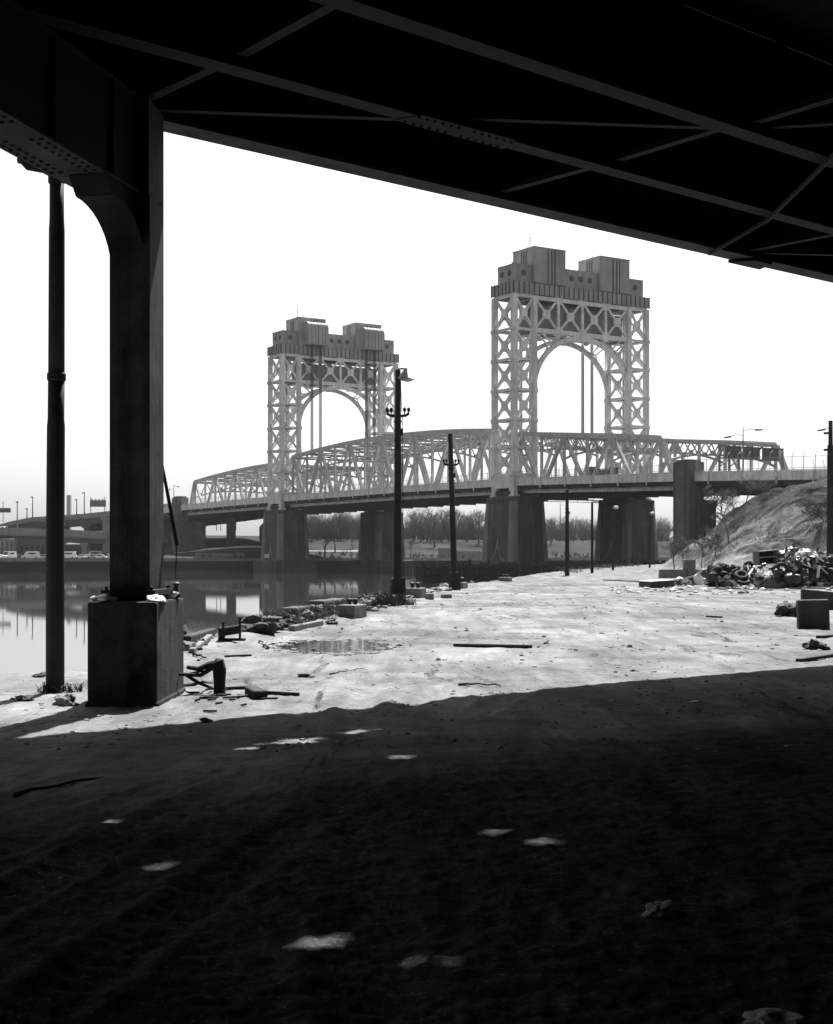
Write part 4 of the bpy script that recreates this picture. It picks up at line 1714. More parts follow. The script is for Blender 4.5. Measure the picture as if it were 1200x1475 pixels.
for (x, y, s, lab, mi) in [(297, 1038, .13, 'small black stone alone at the edge of the shadow, right of the footing', 1), (441, 974, .17, 'flat dark stone lying in the bright ground behind the shadow edge', 1),
                           (945, 1328, .11, 'pale stone lying alone in the dark foreground', 3), (1177, 934, .45, 'dark boulder in front of the black upright slab', 1),
                           (1112, 1482, .16, 'pale rounded stone cut by the bottom edge of the view', 3),
                           (283, 930, .35, 'pale stone beside the plank heap behind the footing', 2), (372, 917, .75, 'big dark boulder at the near end of the weedy kerb', 1), (388, 914, .4, 'dark stone leaning on the near end of the weedy kerb', 1)]:
    rock(x, y, s, lab, mi=mi)
GRK = 'broken stones heaped on the weedy kerb'
for i in range(80):
    q = PA.lerp(PB, rnd.uniform(-.15, 1.75))
    X, d = q.x + rnd.gauss(.05, .2), q.y + rnd.gauss(0, .2)
    o = rock(600 + X / d * FOC, 0, rnd.uniform(.10, .38), 'dark broken stone in the line from the weedy kerb towards the tallest lamp post', d=d, grp=GRK, mi=rnd.choice((0, 1, 1, 2)))
    o.location.z += rnd.uniform(0, .24)
GR = 'loose stones along the quay edge'
for i in range(60):
    f = rnd.random()
    d = lerp(22, 80, f ** 1.6)
    xe = float(np.interp(d, QY, QX))
    X = xe + abs(rnd.gauss(.2, .55))
    rock(600 + X / d * FOC, 0, rnd.uniform(.12, .42), 'loose grey stone among the rubble along the water edge of the quay', d=d, grp=GR, mi=rnd.choice((0, 0, 1, 2)))
GR2 = 'stones scattered on the sunlit ground'
for i in range(70):
    d = rnd.uniform(18, 62)
    X = rnd.uniform(float(np.interp(d, QY, QX)) + .8, d * .30)
    rock(600 + X / d * FOC, 0, rnd.uniform(.03, .09) * rnd.choice((1, 1, 1.6)), 'small loose stone scattered on the open sunlit ground of the quay', d=d, grp=GR2, mi=rnd.choice((0, 1, 2)))
# gravel, one mesh
k = MB()
rr = random.Random(3)
for i in range(8000):
    d = 11.5 * math.exp(rr.random() * 1.8)
    X = rr.uniform(-.36, .36) * d
    if noise.noise(Vector((X * .8, d * .35, 2))) + .5 * noise.noise(Vector((X * 3, d * 1.2, 5))) < rr.uniform(-.3, .45):
        continue
    if d > 19 and X < float(np.interp(d, QY, QX)) + .3:
        continue
    s = rr.choice((.5, .7, 1, 1.8)) * rr.uniform(.005, .012) * (1 + d * .045)
    z = 0
    p = Vector((X, d, 0))
    k.blob((X, d, None or 0), (s, s * rr.uniform(.7, 1.2), s * .6), rr.randrange(50), 1, .3)
vv = np.array(k.v)
n_ = len(vv) // 42 if len(vv) % 42 == 0 else None
zz = ground_h(vv[:, 0], vv[:, 1])
vv[:, 2] += zz
k.v = [tuple(v) for v in vv]
tag(k.build('gravel', M_GRAVEL), kind='stuff')


# sticks, planks and driftwood -----------------------------------------------
def plank(x0, y0, x1, y1, w, h, label, m_=None, lift=0.0, cat='plank', name='plank', d0=None, d1=None, round_=False):
    d0 = gd(y0) if d0 is None else d0
    d1 = gd(y1) if d1 is None else d1
    a, b = at(x0, y0, d0), at(x1, y1, d1)
    a.z = gz(a.x, a.y) + h * .5 + lift
    b.z = gz(b.x, b.y) + h * .5 + lift
    k = MB()
    if round_:
        pts = [a.lerp(b, i / 6) + Vector((rnd.gauss(0, .02), rnd.gauss(0, .02), abs(rnd.gauss(0, .015)))) * (0 if i in (0, 6) else 1) for i in range(7)]
        k.path(pts, [w * .5 * (1 - .5 * i / 6) for i in range(7)], 7)
        return single(k, name, m_ or M_WOOD, label, cat, (a + b) / 2, smooth=True)
    k.bar(a, b, w, h)
    return single(k, name, m_ or M_WOOD, label, cat, (a + b) / 2, bevel=min(w, h) * .12)


plank(655, 931, 765, 934, .16, .06, 'long dark plank lying flat across the sunlit ground in the middle', M_TIMBER)
plank(660, 986, 722, 989, .03, .025, 'thin stick lying in the sunlit ground near the shadow edge', M_TIMBER, name='stick', cat='stick', round_=True)
plank(430, 1001, 362, 996, .05, .04, 'slim dark pole lying on the bright ground right of the broken post', M_TIMBER, name='stick', cat='stick')
plank(362, 998, 376, 1004, .16, .10, 'short stub of dark timber at the end of the slim dark pole', M_TIMBER)
plank(324, 947, 362, 945.5, .05, .03, 'short straight lath on the white ground behind the broken post', M_TIMBER)
plank(325, 991, 362, 990, .05, .04, 'thin dark lath at the foot of the broken post', M_TIMBER)
plank(475, 970, 524, 962, .025, .02, 'thin pale rod on the bright ground above the puddles', M_WOOD, name='stick', cat='stick', round_=True)
plank(20, 1150, 148, 1122, .035, .025, 'long curved black stick in the shade at the left', M_IRON, name='stick', cat='stick', round_=True)
plank(1150, 952, 1205, 944, .09, .05, 'dark board at the shadow edge on the far right', M_TIMBER)
plank(1180, 918, 1215, 914, .14, .06, 'dark board in front of the black upright slab', M_TIMBER)
plank(262, 934, 304, 913, .16, .16, 'pale weathered beam, uppermost of the plank heap behind the footing', M_WOOD, lift=.22)
plank(268, 938, 306, 917, .16, .14, 'dark beam lying under the pale weathered beam behind the footing', M_TIMBER, lift=.05)
plank(276, 944, 302, 926, .10, .08, 'narrow beam lowest in the plank heap behind the footing', M_WOOD, lift=0)
plank(278, 947, 296, 950, .05, .05, 'crooked stick just above the broken post and its branches', M_TIMBER, name='stick', cat='stick', round_=True)
plank(420, 911, 462, 902, .14, .12, 'pale beam lying along the foot of the weedy kerb', M_WOOD)
plank(386, 936, 374, 925, .06, .05, 'short stick by the lit puddle near the weedy kerb', M_WOOD, name='stick', cat='stick', round_=True)
plank(1018, 889, 1040, 890, .06, .04, 'small dark stick in the open sunlit ground left of the cloth lump', M_TIMBER, name='stick', cat='stick')
plank(870, 836, 925, 838, .2, .06, 'dark strip of board in front of the concrete barrier blocks', M_TIMBER)

# broken post with its branches (left of the lit ground)
PD = 16.7
c = at(316, 996, PD)
c.z = gz(c.x, c.y)
t = thing('broken_post', 'charred broken mooring post with a slanting rail, standing right of the footing', 'post', c)
m = MB()
hh = (996 - 950) * PD / FOC
m.path([c - UP * .1, c + UP * hh * .3, c + UP * hh * .75, c + Vector((-.02, 0, hh)), c + Vector((-.05, 0, hh + .02))], [.075, .07, .082, .075, .03], 9)
m.build('stump', M_TIMBER, t)
m = MB()
m.path([c + Vector((.02, 0, hh - .02)), c + Vector((-.12, .02, hh - .04)), c + Vector((-.25, .03, hh - .09)), at(270, 961, PD + .1)], [.05, .04, .03, .022], 7)
m.path([c + Vector((-.06, -.02, hh - .06)), c + Vector((-.22, .0, hh - .16)), at(258, 971, PD - .1)], [.03, .026, .02], 7)
m.build('rail', M_TIMBER, t)
for (pts, rad, lab) in [([(268, 972), (285, 983), (300, 989), (308, 992)], .022, 'forked dark branch crossing in front of the broken post'),
                        ([(258, 988), (280, 986), (292, 982), (306, 984)], .02, 'flat dark branch lying between the footing and the broken post'),
                        ([(273, 970), (285, 968), (297, 966)], .012, 'thin upper twig between the footing and the broken post'),
                        ([(275, 971), (290, 973), (296, 971)], .012, 'thin lower twig between the footing and the broken post')]:
    k = MB()
    pp = [at(x, y, gd(y) if i in (0, len(pts) - 1) and y > 980 else PD) for i, (x, y) in enumerate(pts)]
    pp = [Vector((p.x, p.y, max(p.z, gz(p.x, p.y) + .01))) for p in pp]
    k.path(pp, [rad, rad * 1.1, rad * .8, rad * .6][:len(pp)], 6)
    single(k, 'branch', M_TIMBER, lab, 'branch', pp[0])
GR3 = 'dark scraps strewn around the broken post'
for i in range(26):
    x, y = rnd.gauss(300, 48), rnd.gauss(1003, 9)
    if x < 266 or y < 990:
        continue
    k = MB()
    d = gd(y)
    X = at(x, y, d).x
    L_ = rnd.uniform(.05, .22)
    a = rnd.gauss(0, .5)
    p = Vector((X, d, gz(X, d) + .015))
    k.bar(p, p + Vector((math.cos(a) * L_, math.sin(a) * L_, rnd.uniform(0, .02))), rnd.uniform(.02, .06), .02)
    single(k, 'wood_scrap', M_TIMBER, 'dark scrap of wood strewn on the ground around the broken post', 'scrap', p, GR3)

# iron cleat frame at the edge
c = at(333, 930, 25.6)
c.z = gz(c.x, c.y)
t = thing('mooring_cleat', 'rusty iron mooring frame with two upright pins at the water edge', 'mooring', c)
rot = Matrix.Rotation(R(12), 3, 'Y')
m = MB()
m.box(c + Vector((0, 0, .19)), (.36, .25, .15), Matrix.Rotation(R(-9), 3, 'Y'))
m.box(c + Vector((-.17, 0, .12)), (.1, .22, .26))
m.box(c + Vector((.02, -.05, .03)), (.5, .08, .05))
m.build('body', M_IRON, t, bevel=.015)
for dx, z0, z1 in ((-.13, -.05, .36), (.17, .05, .44)):
    m = MB()
    m.lathe([(.022, z0), (.022, z1 - .03), (.04, z1 - .03), (.04, z1)], c + Vector((dx, -.1, 0)), 8)
    m.build('pin', M_IRON, t)
# leftovers at the drain pipe foot
for (x, y, w, lab, mi) in [(58, 972, .16, 'dark rag of iron leaning by the drain pipe at the water edge', 1), (36, 1005, .22, 'dark flat clod left of the foot of the drain pipe', 1), (95, 1012, .26, 'pale clod on the bright ground between drain pipe and footing', 2)]:
    rock(x, y, w, lab, mi=mi)
k = MB()
weeds(k, (P0.x + .06, 17.0, gz(P0.x, 17.0)), (.28, .2), 160, .03, .14, rnd)
tag(k.build('dead_weeds', M_DEADW), kind='stuff')

# timber fender in the river ------------------------------------------------------
FA, FB = Vector((6.5, 168, 0)), Vector((46, 268, 0))
t = thing('timber_fender', 'dark timber fender of close set piles in the river in front of the granite piers', 'fender', (20, 210, WZ))
m = MB()
for i in range(92):
    f = i / 91
    p = Vector((1.0, 214, 0)).lerp(Vector((15.6, 243, 0)), f / .3) if f < .3 else Vector((15.6, 243, 0)).lerp(Vector((60, 288, 0)), (f - .3) / .7)
    h = .35 + rnd.gauss(0, .22) + (.35 if i % 7 == 0 else 0)
    m.path([(p.x, p.y, -4), (p.x + rnd.gauss(0, .08), p.y, h)], [.24, .2], 7)
m.build('pile', M_TIMBER, t)['kind'] = 'stuff'
m = MB()
P1_, P2_, P3_ = Vector((1.0, 214, 0)), Vector((15.6, 243, 0)), Vector((60, 288, 0))
for a, b in ((P1_, P2_), (P2_, P3_)):
    for z in (-2.1, -1.1, -.1):
        m.bar(a + Vector((.3, -.4, z)), b + Vector((.3, -.4, z)), .3, .35)
    n = 22
    for i in range(n):
        q = a.lerp(b, (i + .5) / n)
        m.bar(q + Vector((.3, .35, -2.5)), q + Vector((.3, .35, .1)), 1.4, .2, Vector((0, 1, 0)))
m.build('waler', M_TIMBER, t)
# second line of piles in front (left of the leaning lamp)
t = thing('timber_fender', 'older broken row of timber piles in the river left of the leaning lamp post', 'fender', (4, 190, WZ))
m = MB()
for i in range(34):
    f = i / 33
    p = Vector((.2, 262, 0)).lerp(Vector((8.5, 225, 0)), f)
    m.path([(p.x, p.y, -4), (p.x + rnd.gauss(0, .1), p.y, rnd.uniform(-1.2, .3))], [.26, .22], 7)
m.build('pile', M_TIMBER, t)
m = MB()
m.bar((.3, 261.5, -.9), (8.6, 224.5, -.9), .3, .5)
m.bar((.3, 261.5, -1.8), (8.6, 224.5, -1.8), .3, .5)
m.build('waler', M_TIMBER, t)
# ------------------------------------------------------------------ rubbish heap in front of the mound
DD = 70.0
SCL = DD / FOC


def dg(x, y):
    """on the ground line of the heap: pixel x, base pixel y -> ground point"""
    d = gd(y)
    X = at(x, y, d).x
    return Vector((X, d, gz(X, d)))


def dp_(x, y, d):
    return at(x, y, d)


def tyre(c, r, rot, label, grp='old tyres in the rubbish heap'):
    k = MB()
    prof = []
    for i in range(13):
        a = 2 * math.pi * i / 12
        prof.append((r * .72 + r * .27 * math.cos(a), r * .30 * math.sin(a)))
    n = 26
    vs, fs = [], []
    M = rot.to_3x3()
    for j in range(n):
        t_ = 2 * math.pi * j / n
        for (rr_, z) in prof[:-1]:
            vs.append(Vector(c) + M @ Vector((rr_ * math.cos(t_), rr_ * math.sin(t_), z)))
    L = 12
    for j in range(n):
        for i in range(L):
            fs.append((j * L + i, j * L + (i + 1) % L, ((j + 1) % n) * L + (i + 1) % L, ((j + 1) % n) * L + i))
    k.add(vs, fs)
    return single(k, 'tyre', M_RUBBER, label, 'tyre', c, grp, smooth=True)


def lump(c, rad, seed, mt, name, label, cat, grp=None, amp=.35, freq=1.7, sub=3, rz=0.0):
    k = MB()
    k.blob(c, rad, seed, sub, amp, freq, rot=Matrix.Rotation(rz, 3, 'Y'))
    return single(k, name, mt, label, cat, c, grp)


def cloth(c, sx, sy, seed, mt, label, name='rag', cat='rag', hang=.4, grp=None, th=.02):
    """crumpled sheet draped over something"""
    n = 14
    vs = []
    for i in range(n + 1):
        for j in range(n + 1):
            u, v = i / n * 2 - 1, j / n * 2 - 1
            r2 = u * u * .8 + v * v * .8
            z = -hang * r2 + .16 * noise.noise(Vector((u * 2 + seed, v * 2, 1))) + .08 * noise.noise(Vector((u * 5 + seed, v * 5, 3)))
            e = 1 + .22 * noise.noise(Vector((u * 1.3, v * 1.3, seed)))
            vs.append(Vector(c) + Vector((u * sx * e, v * sy * e, z)))
    fs = [(i * (n + 1) + j, i * (n + 1) + j + 1, (i + 1) * (n + 1) + j + 1, (i + 1) * (n + 1) + j) for i in range(n) for j in range(n)]
    k = MB()
    N1 = len(vs)
    k.add(vs + [v - UP * th for v in vs], fs + [tuple(q + N1 for q in reversed(f)) for f in fs])
    return single(k, name, mt, label, cat, c, grp)


# concrete barrier blocks
GB = 'concrete barrier blocks behind the rubbish'
bar_lab = ['left end concrete barrier block of the low row before the mound', 'second concrete barrier block from the left in the low row', 'third concrete barrier block from the left, below the standing block', 'right end concrete barrier block of the low row, next to the dark heap']
for i, (x0, x1) in enumerate(((951, 972), (972.5, 990), (990.5, 1006), (1006.5, 1028))):
    a, b = dg(x0, 832.5), dg(x1, 832.5)
    a.z = b.z = dg(951, 832.5).z
    h = 12.5 * a.y / FOC
    k = MB()
    k.hexa([a + Vector((0, 0, -.2)), b + Vector((0, 0, -.2)), b + Vector((0, .9, -.2)), a + Vector((0, .9, -.2)), a + Vector((0.02, .15, h)), b + Vector((-.02, .15, h + .02)), b + Vector((-.02, .75, h + .02)), a + Vector((.02, .75, h))])
    single(k, 'barrier_block', M_CONC, bar_lab[i], 'barrier', a, GB, bevel=.03)
a = dg(994.5, 832.5)
a.z = dg(951, 832.5).z
k = MB()
k.box(a + Vector((0, .45, 12.6 * a.y / FOC + .36)), (16 * a.y / FOC, .7, .70), Matrix.Rotation(.06, 3, 'Z'))
single(k, 'concrete_block', M_CONC, 'single pale concrete block standing upright on the low barrier row', 'block', a, bevel=.04)

# mattress
c = dg(949, 846.5)
t = thing('mattress', 'dirty mattress with a white top and dark sides at the left end of the rubbish', 'mattress', c)
rot = Matrix.Rotation(R(14), 3, 'Z') @ Matrix.Rotation(R(-3), 3, 'Y')
m = MB()
m.box(c + Vector((0, .7, .17)), (1.25, 1.6, .30), rot)
m.build('side', M_DARK, t, bevel=.04, seg=2)
m = MB()
m.box(c + Vector((0, .7, .345)), (1.22, 1.56, .045), rot)
m.build('top_sheet', M_WHITE, t, bevel=.015)
lump(dg(979, 844) + Vector((0, 0, .22)), (.25, .25, .24), 5, M_WHITE, 'bundle', 'round white bundle on the ground just right of the mattress', 'bundle', amp=.12)
cloth(dp_(985, 836, 74) + Vector((0, .6, .12)), .62, .5, 3, M_DARK, 'dark rag with a pale edge behind the round white bundle')
# half drum
c = dg(1003, 843) + Vector((0, .3, .22))
t = thing('drum', 'old drum lying on its side with a pale rim, between the white bundles', 'drum', c)
ax = Vector((.55, -.75, .2)).normalized()
m = MB()
m.lathe([(.30, -.55), (.31, 0), (.30, .2)], c, 18, ax)
m.build('body', M_DARK, t)
m = MB()
m.lathe([(.28, .201), (.33, .201), (.34, .25), (.33, .3), (.28, .3)], c, 18, ax)
m.build('rim', M_WHITE, t)
lump(dg(1021, 843.5) + Vector((0, 0, .2)), (.30, .25, .24), 9, M_WHITE, 'bundle', 'crumpled white bundle below the tilted black board', 'bundle', amp=.4, freq=2.4)
c = dg(1014, 838)
k = MB()
k.box(c + Vector((0, .5, .42)), (.46, .5, .5), Matrix.Rotation(R(44), 3, 'Y') @ Matrix.Rotation(R(15), 3, 'Z'))
single(k, 'tilted_board', M_BLACK, 'black box tilted on its corner in front of the barrier row', 'box', c, bevel=.02)
lump(dp_(1037, 836, 72) + Vector((0, .8, .3)), (.55, .5, .52), 12, M_DARK, 'rubbish_heap', 'dark rounded heap of carpet right of the barrier row', 'heap', amp=.25)
# paper heaps, small dark things
for i, (x, y, w, h, lab, mt) in enumerate([(1052, 839, .5, .36, 'white crumpled paper heap left of the tyres', M_WHITE), (1060, 846, .34, .2, 'small white paper lump at the front of the heap', M_WHITE), (1046, 844, .2, .12, 'dark scrap lump in front of the white paper heap', M_DARK),
                                           (1056, 824, .5, .32, 'pale lump of plaster topping the left half of the heap', M_PALEW), (1042, 824, .4, .3, 'grey lump behind the white paper heap', M_GREY),
                                           (1075, 842, .4, .2, 'dark flattened lump under the lying tyre', M_DARK), (1080, 845, .22, .16, 'white scrap below the pale post', M_WHITE), (1066, 845, .22, .14, 'dark box lump in the front row left of the pale tub', M_DARK)]):
    lump((dg(x, y) if y > 836 else dp_(x, y, 70.0)) + Vector((0, .2, h * .45)), (w * .55, w * .5, h * .6), 20 + i, mt, 'scrap_lump', lab, 'scrap', amp=.5, freq=2.6)
k = MB()
k.bar(dg(1040, 846) + UP * .1, dg(1056, 845) + UP * .14, .25, .14)
single(k, 'board', M_TIMBER, 'short thick dark board at the front of the heap before the paper', 'plank', dg(1048, 846))
tyre(dp_(1068, 829, 68.5), .36, Matrix.Rotation(R(35), 4, 'X'), 'worn tyre lying flat on the heap beside the white paper')
tyre(dp_(1079, 817, 70.5), .34, Matrix.Rotation(R(72), 4, 'X') @ Matrix.Rotation(.4, 4, 'Y'), 'worn tyre standing upright left of the open shelf cabinet')
tyre(dp_(1071, 838, 68.2), .33, Matrix.Rotation(R(20), 4, 'X'), 'worn tyre at the bottom under the flat lying one')
tyre(dp_(1126, 820, 69.5), .36, Matrix.Rotation(R(80), 4, 'X'), 'worn tyre standing under the open shelf cabinet by the black bags')
tyre(dp_(1165, 812, 70), .34, Matrix.Rotation(R(55), 4, 'X') @ Matrix.Rotation(.5, 4, 'Y'), 'worn tyre high in the right part of the heap')
# open shelf cabinet
c = dp_(1104, 803, 71.5)
t = thing('shelf_cabinet', 'open dark shelf cabinet with a pale side lying on top of the rubbish heap', 'cabinet', c)
rot = Matrix.Rotation(R(-4), 3, 'Y') @ Matrix.Rotation(R(22), 3, 'Z')
W, H, Dp = 1.22, .66, .5


def cb(mb, cx, cy, cz, sx, sy, sz):
    mb.box(c + rot @ Vector((cx, cy, cz)), (sx, sy, sz), rot)


m = MB()
cb(m, 0, Dp / 2, 0, W - .04, .02, H - .05)
m.build('back_panel', M_BLACK, t)
for z in (-H / 2, 0.02, H / 2):
    m = MB()
    cb(m, 0, 0, z, W, Dp, .045)
    m.build('shelf', M_PALEW, t)
m = MB()
cb(m, W / 2, 0, 0, .04, Dp + .01, H + .05)
m.build('side_panel', M_PALEW, t)
m = MB()
cb(m, -W / 2, 0, 0, .04, Dp + .01, H + .05)
m.build('side_panel', M_MID, t)
# supports of the cabinet and the body of the heap
hp = dg(1130, 838)
lump(Vector((hp.x - 1.1, 72.2, .5)), (1.0, .9, .75), 41, M_DARK, 'rubbish_heap', 'dark heap of refuse carrying the open shelf cabinet', 'heap', amp=.4, freq=2.5, sub=4)
lump(Vector((hp.x + .6, 72.0, .62)), (1.15, 1.0, .95), 42, M_DARK, 'rubbish_heap', 'largest dark heap of refuse in the right half of the rubbish', 'heap', amp=.45, freq=2.8, sub=4)
lump(Vector((hp.x + 2.2, 73.0, .5)), (1.0, 1.0, .8), 43, M_DARK, 'rubbish_heap', 'dark heap of refuse at the foot of the utility pole', 'heap', amp=.45, freq=2.8, sub=4)
lump(Vector((hp.x - 2.4, 72.6, .2)), (1.1, .9, .45), 44, M_DARK, 'rubbish_heap', 'low dark heap of refuse under the tyres', 'heap', amp=.45, freq=2.8, sub=4)
for i, (x, y, r, lab) in enumerate([(992, 842, .24, 'dark heap of rags between the round white bundle and the drum'), (1030, 845, .26, 'low dark heap of rags right of the crumpled white bundle'), (1048, 832, .5, 'dark heap of refuse between the carpet heap and the tyres'), (1088, 842, .4, 'dark heap of refuse at the foot of the pale post'), (1140, 846, .36, 'dark heap of refuse right of the pale trough'), (1195, 826, .6, 'dark heap of refuse at the right edge below the pole')]):
    lump((dg(x, y) if y > 836 else dp_(x, y, 70.0)) + UP * r * .4, (r * 1.3, r, r * .75), 140 + i, M_DARK, 'rubbish_heap', lab, 'heap', amp=.6, freq=3.0, sub=4)
# bags
GBG = 'black rubbish bags in the heap'
bagl = ['by the pale side of the shelf cabinet', 'topmost of the bags under the white sheet', 'in the middle of the heap above the pale chair arm', 'low in the heap right of the pale tub', 'beside the standing tyre under the cabinet', 'right of the white sheet near the pole', 'under the broken white frame']
for i, (x, y, d, r) in enumerate([(1131, 801, 71, .36), (1141, 797, 71.5, .4), (1148, 816, 70, .42), (1140, 836, 69, .40), (1120, 828, 69.5, .34), (1176, 802, 71, .38), (1178, 826, 70, .4)]):
    k = MB()
    c = dp_(x, y, d)
    k.blob(c, (r, r * .9, r * .85), 60 + i, 3, .3, 2.2)
    k.lathe([(.10, 0), (.05, .06), (.09, .14)], c + Vector((.05, -.05, r * .8)), 8)
    single(k, 'rubbish_bag', M_BLACK, 'black rubbish bag ' + bagl[i], 'bag', c, GBG, smooth=True)
# white sheets
cloth(dp_(1160, 791, 70.8), .62, .4, 8, M_WHITE, 'large white sheet draped over the top of the heap')
cloth(dp_(1136, 793, 70.9), .25, .3, 12, M_WHITE, 'white rag beside the pale side of the shelf cabinet', hang=.25)
cloth(dp_(1142, 798, 70.4), .2, .2, 15, M_WHITE, 'small white rag hanging below the large white sheet', hang=.4)
cloth(dp_(1184, 800, 70.4), .3, .3, 17, M_PALEW, 'pale rag hanging at the right end of the heap near the pole', hang=.3)
cloth(dp_(1100, 822, 69.0), .42, .32, 19, M_WHITE, 'white cloth spread over a tub below the shelf cabinet', hang=.22)
# tub under that cloth + pale post
c = dg(1098, 846)
k = MB()
k.lathe([(.30, 0), (.36, .4), (.38, .42), (.34, .42), (.28, .1)], c + Vector((0, .4, 0)), 16)
single(k, 'tub', M_GREY, 'dark grey round tub under the white cloth', 'tub', c)
k = MB()
k.bar(dg(1093.5, 844), dp_(1091.5, 826, 68.7), .07, .07)
single(k, 'post', M_WHITE, 'thin white upright post in front of the white cloth', 'post', dg(1093.5, 844))
k = MB()
k.bar(dp_(1078, 829, 69), dp_(1087, 815, 69.6), .10, .04)
single(k, 'board', M_WHITE, 'white board leaning between the tyres and the cabinet', 'plank', dp_(1078, 829, 69))
# pale broken trough
c = dg(1115, 847)
t = thing('trough', 'pale concrete trough with a broken dark opening at the front of the heap', 'trough', c)
W, H, Dp = 1.08, .50, .6
m = MB()
q = c + Vector((0, .3, 0))
m.prism([q + Vector((-W / 2, -Dp / 2, 0)), q + Vector((W / 2, -Dp / 2, .03)), q + Vector((W / 2, -Dp / 2, H + .06)), q + Vector((W * .40, -Dp / 2, H + .05)), q + Vector((W * .28, -Dp / 2, H * .82)), q + Vector((-W * .12, -Dp / 2, H * .78)), q + Vector((-W * .2, -Dp / 2, H)), q + Vector((-W * .36, -Dp / 2, H * .98)), q + Vector((-W / 2, -Dp / 2, H * .8))], Vector((0, .05, 0)))
m.build('front_wall', M_GREY, t)
m = MB()
m.box(q + Vector((0, Dp / 2, H / 2 + .02)), (W, .05, H))
m.box(q + Vector((-W / 2 + .025, .02, H / 2)), (.05, Dp - .08, H * .8))
m.box(q + Vector((W / 2 - .025, .02, H / 2 + .02)), (.05, Dp - .08, H))
m.box(q + Vector((0, .02, .03)), (W - .1, Dp - .1, .05))
m.build('shell', M_DARK, t)
m = MB()
m.bar(q + Vector((-W * .1, -.1, H + .09)), q + Vector((W * .45, -.1, H + .10)), .12, .03)
m.build('rim_strip', M_WHITE, t)
# dark armchair with pale curled arm
c = dg(1152, 846)
t = thing('armchair', 'wrecked dark armchair with a pale curled arm in the heap right of the trough', 'armchair', c)
m = MB()
m.box(c + Vector((.15, .5, .3)), (.8, .7, .45), Matrix.Rotation(.15, 3, 'Z'))
m.build('seat', M_DARK, t, bevel=.08, seg=2)
m = MB()
m.box(c + Vector((.2, .85, .75)), (.8, .2, .85), Matrix.Rotation(-.25, 3, 'X'))
m.build('backrest', M_MID, t, bevel=.07, seg=2)
m = MB()
m.path([c + Vector((-.22, .0, .05)), c + Vector((-.26, .0, .35)), c + Vector((-.16, .0, .52)), c + Vector((0, .0, .55)), c + Vector((.08, .0, .42))], [.08, .09, .1, .09, .05], 10)
m.build('arm', M_WHITE, t, smooth=True)
# broken white frame, bars, pale stones
for (p, q_, w_, lab) in [((1178, 832), (1180, 815), .12, 'broad white broken plank standing right in the heap'), ((1181, 816), (1193, 827), .06, 'thin white bar slanting down from the standing white plank'), ((1182, 831), (1204, 828), .08, 'dark bent pipe across the pale stones near the right edge'),
                         ((1166, 844), (1181, 832), .06, 'dark rod slanting over the pale stones'), ((1156, 812), (1168, 817), .07, 'short grey slat on the dark heap'), ((1174, 800), (1186, 808), .1, 'pale slat below the large white sheet at the right')]:
    k = MB()
    k.bar(dp_(p[0], p[1], 69.0), dp_(q_[0], q_[1], 69.2), w_, w_ * .5)
    single(k, 'board', M_IRON if 'dark' in lab.split(' heap')[0][:12] else M_WHITE, lab, 'plank', dp_(p[0], p[1], 69.0))
for i, (x, y, s, lab) in enumerate([(1170, 845, .5, 'pale stone left of the pale stones under the bent pipe'), (1188, 842, .8, 'large pale stone under the bent pipe near the right edge'), (1203, 846, .7, 'pale stone right beside the large one at the right edge'), (1143, 846, .22, 'small white stone in front of the dark armchair')]):
    p = dg(x, y)
    lump(p + UP * s * .22, (s * .5, s * .5, s * .36), 90 + i, M_CONC, 'stone', lab, 'stone', amp=.4)
# small litter all along the heap
GL = 'waste strewn before the rubbish heap'
rr = random.Random(11)
for i in range(120):
    x = rr.uniform(880, 1200)
    y = 845 + abs(rr.gauss(0, 6))
    p = dg(x, y)
    mt = rr.choice((M_WHITE, M_GREY, M_DARK, M_WHITE, M_PALEW))
    k = MB()
    s = rr.uniform(.05, .16)
    if rr.random() < .5:
        k.blob(p + UP * s * .3, (s, s, s * .5), i, 1, .5)
    else:
        a = rr.uniform(0, 3.1)
        k.bar(p + UP * .03, p + Vector((math.cos(a) * s * 3, math.sin(a) * s * 2, .04)), s * .6, .03)
    single(k, 'paper_scrap', mt, 'small piece of waste strewn on the ground before the rubbish heap', 'scrap', p, GL)
GL2 = 'scraps poking out of the rubbish heap'
for i in range(150):
    x = rr.uniform(1030, 1200)
    top = np.interp(x, [960, 1000, 1038, 1075, 1090, 1125, 1150, 1185, 1200], [841, 838, 829, 815, 818, 800, 792, 800, 806])
    y = rr.uniform(top, 842)
    p = dp_(x, y, 70.2 - (y - 790) * .02)
    mt = rr.choice((M_WHITE, M_GREY, M_DARK, M_DARK, M_PALEW, M_MID, M_BLACK, M_BLACK))
    k = MB()
    s = rr.uniform(.06, .2)
    r_ = rr.random()
    if r_ < .45:
        k.blob(p, (s, s, s * .7), i, 2, .6, 2.5)
    elif r_ < .75:
        a = rr.uniform(0, 6.28)
        k.bar(p, p + Vector((math.cos(a) * s * 3, -.1, math.sin(a) * s * 3)), s * .4, .03)
    else:
        k.box(p, (s * 2, s * 1.4, s * 1.1), Matrix.Rotation(rr.uniform(-1, 1), 3, 'Y') @ Matrix.Rotation(rr.uniform(-1, 1), 3, 'Z'))
    single(k, 'scrap', mt, 'scrap of rubbish wedged in the rubbish heap below the mound', 'scrap', p, GL2)

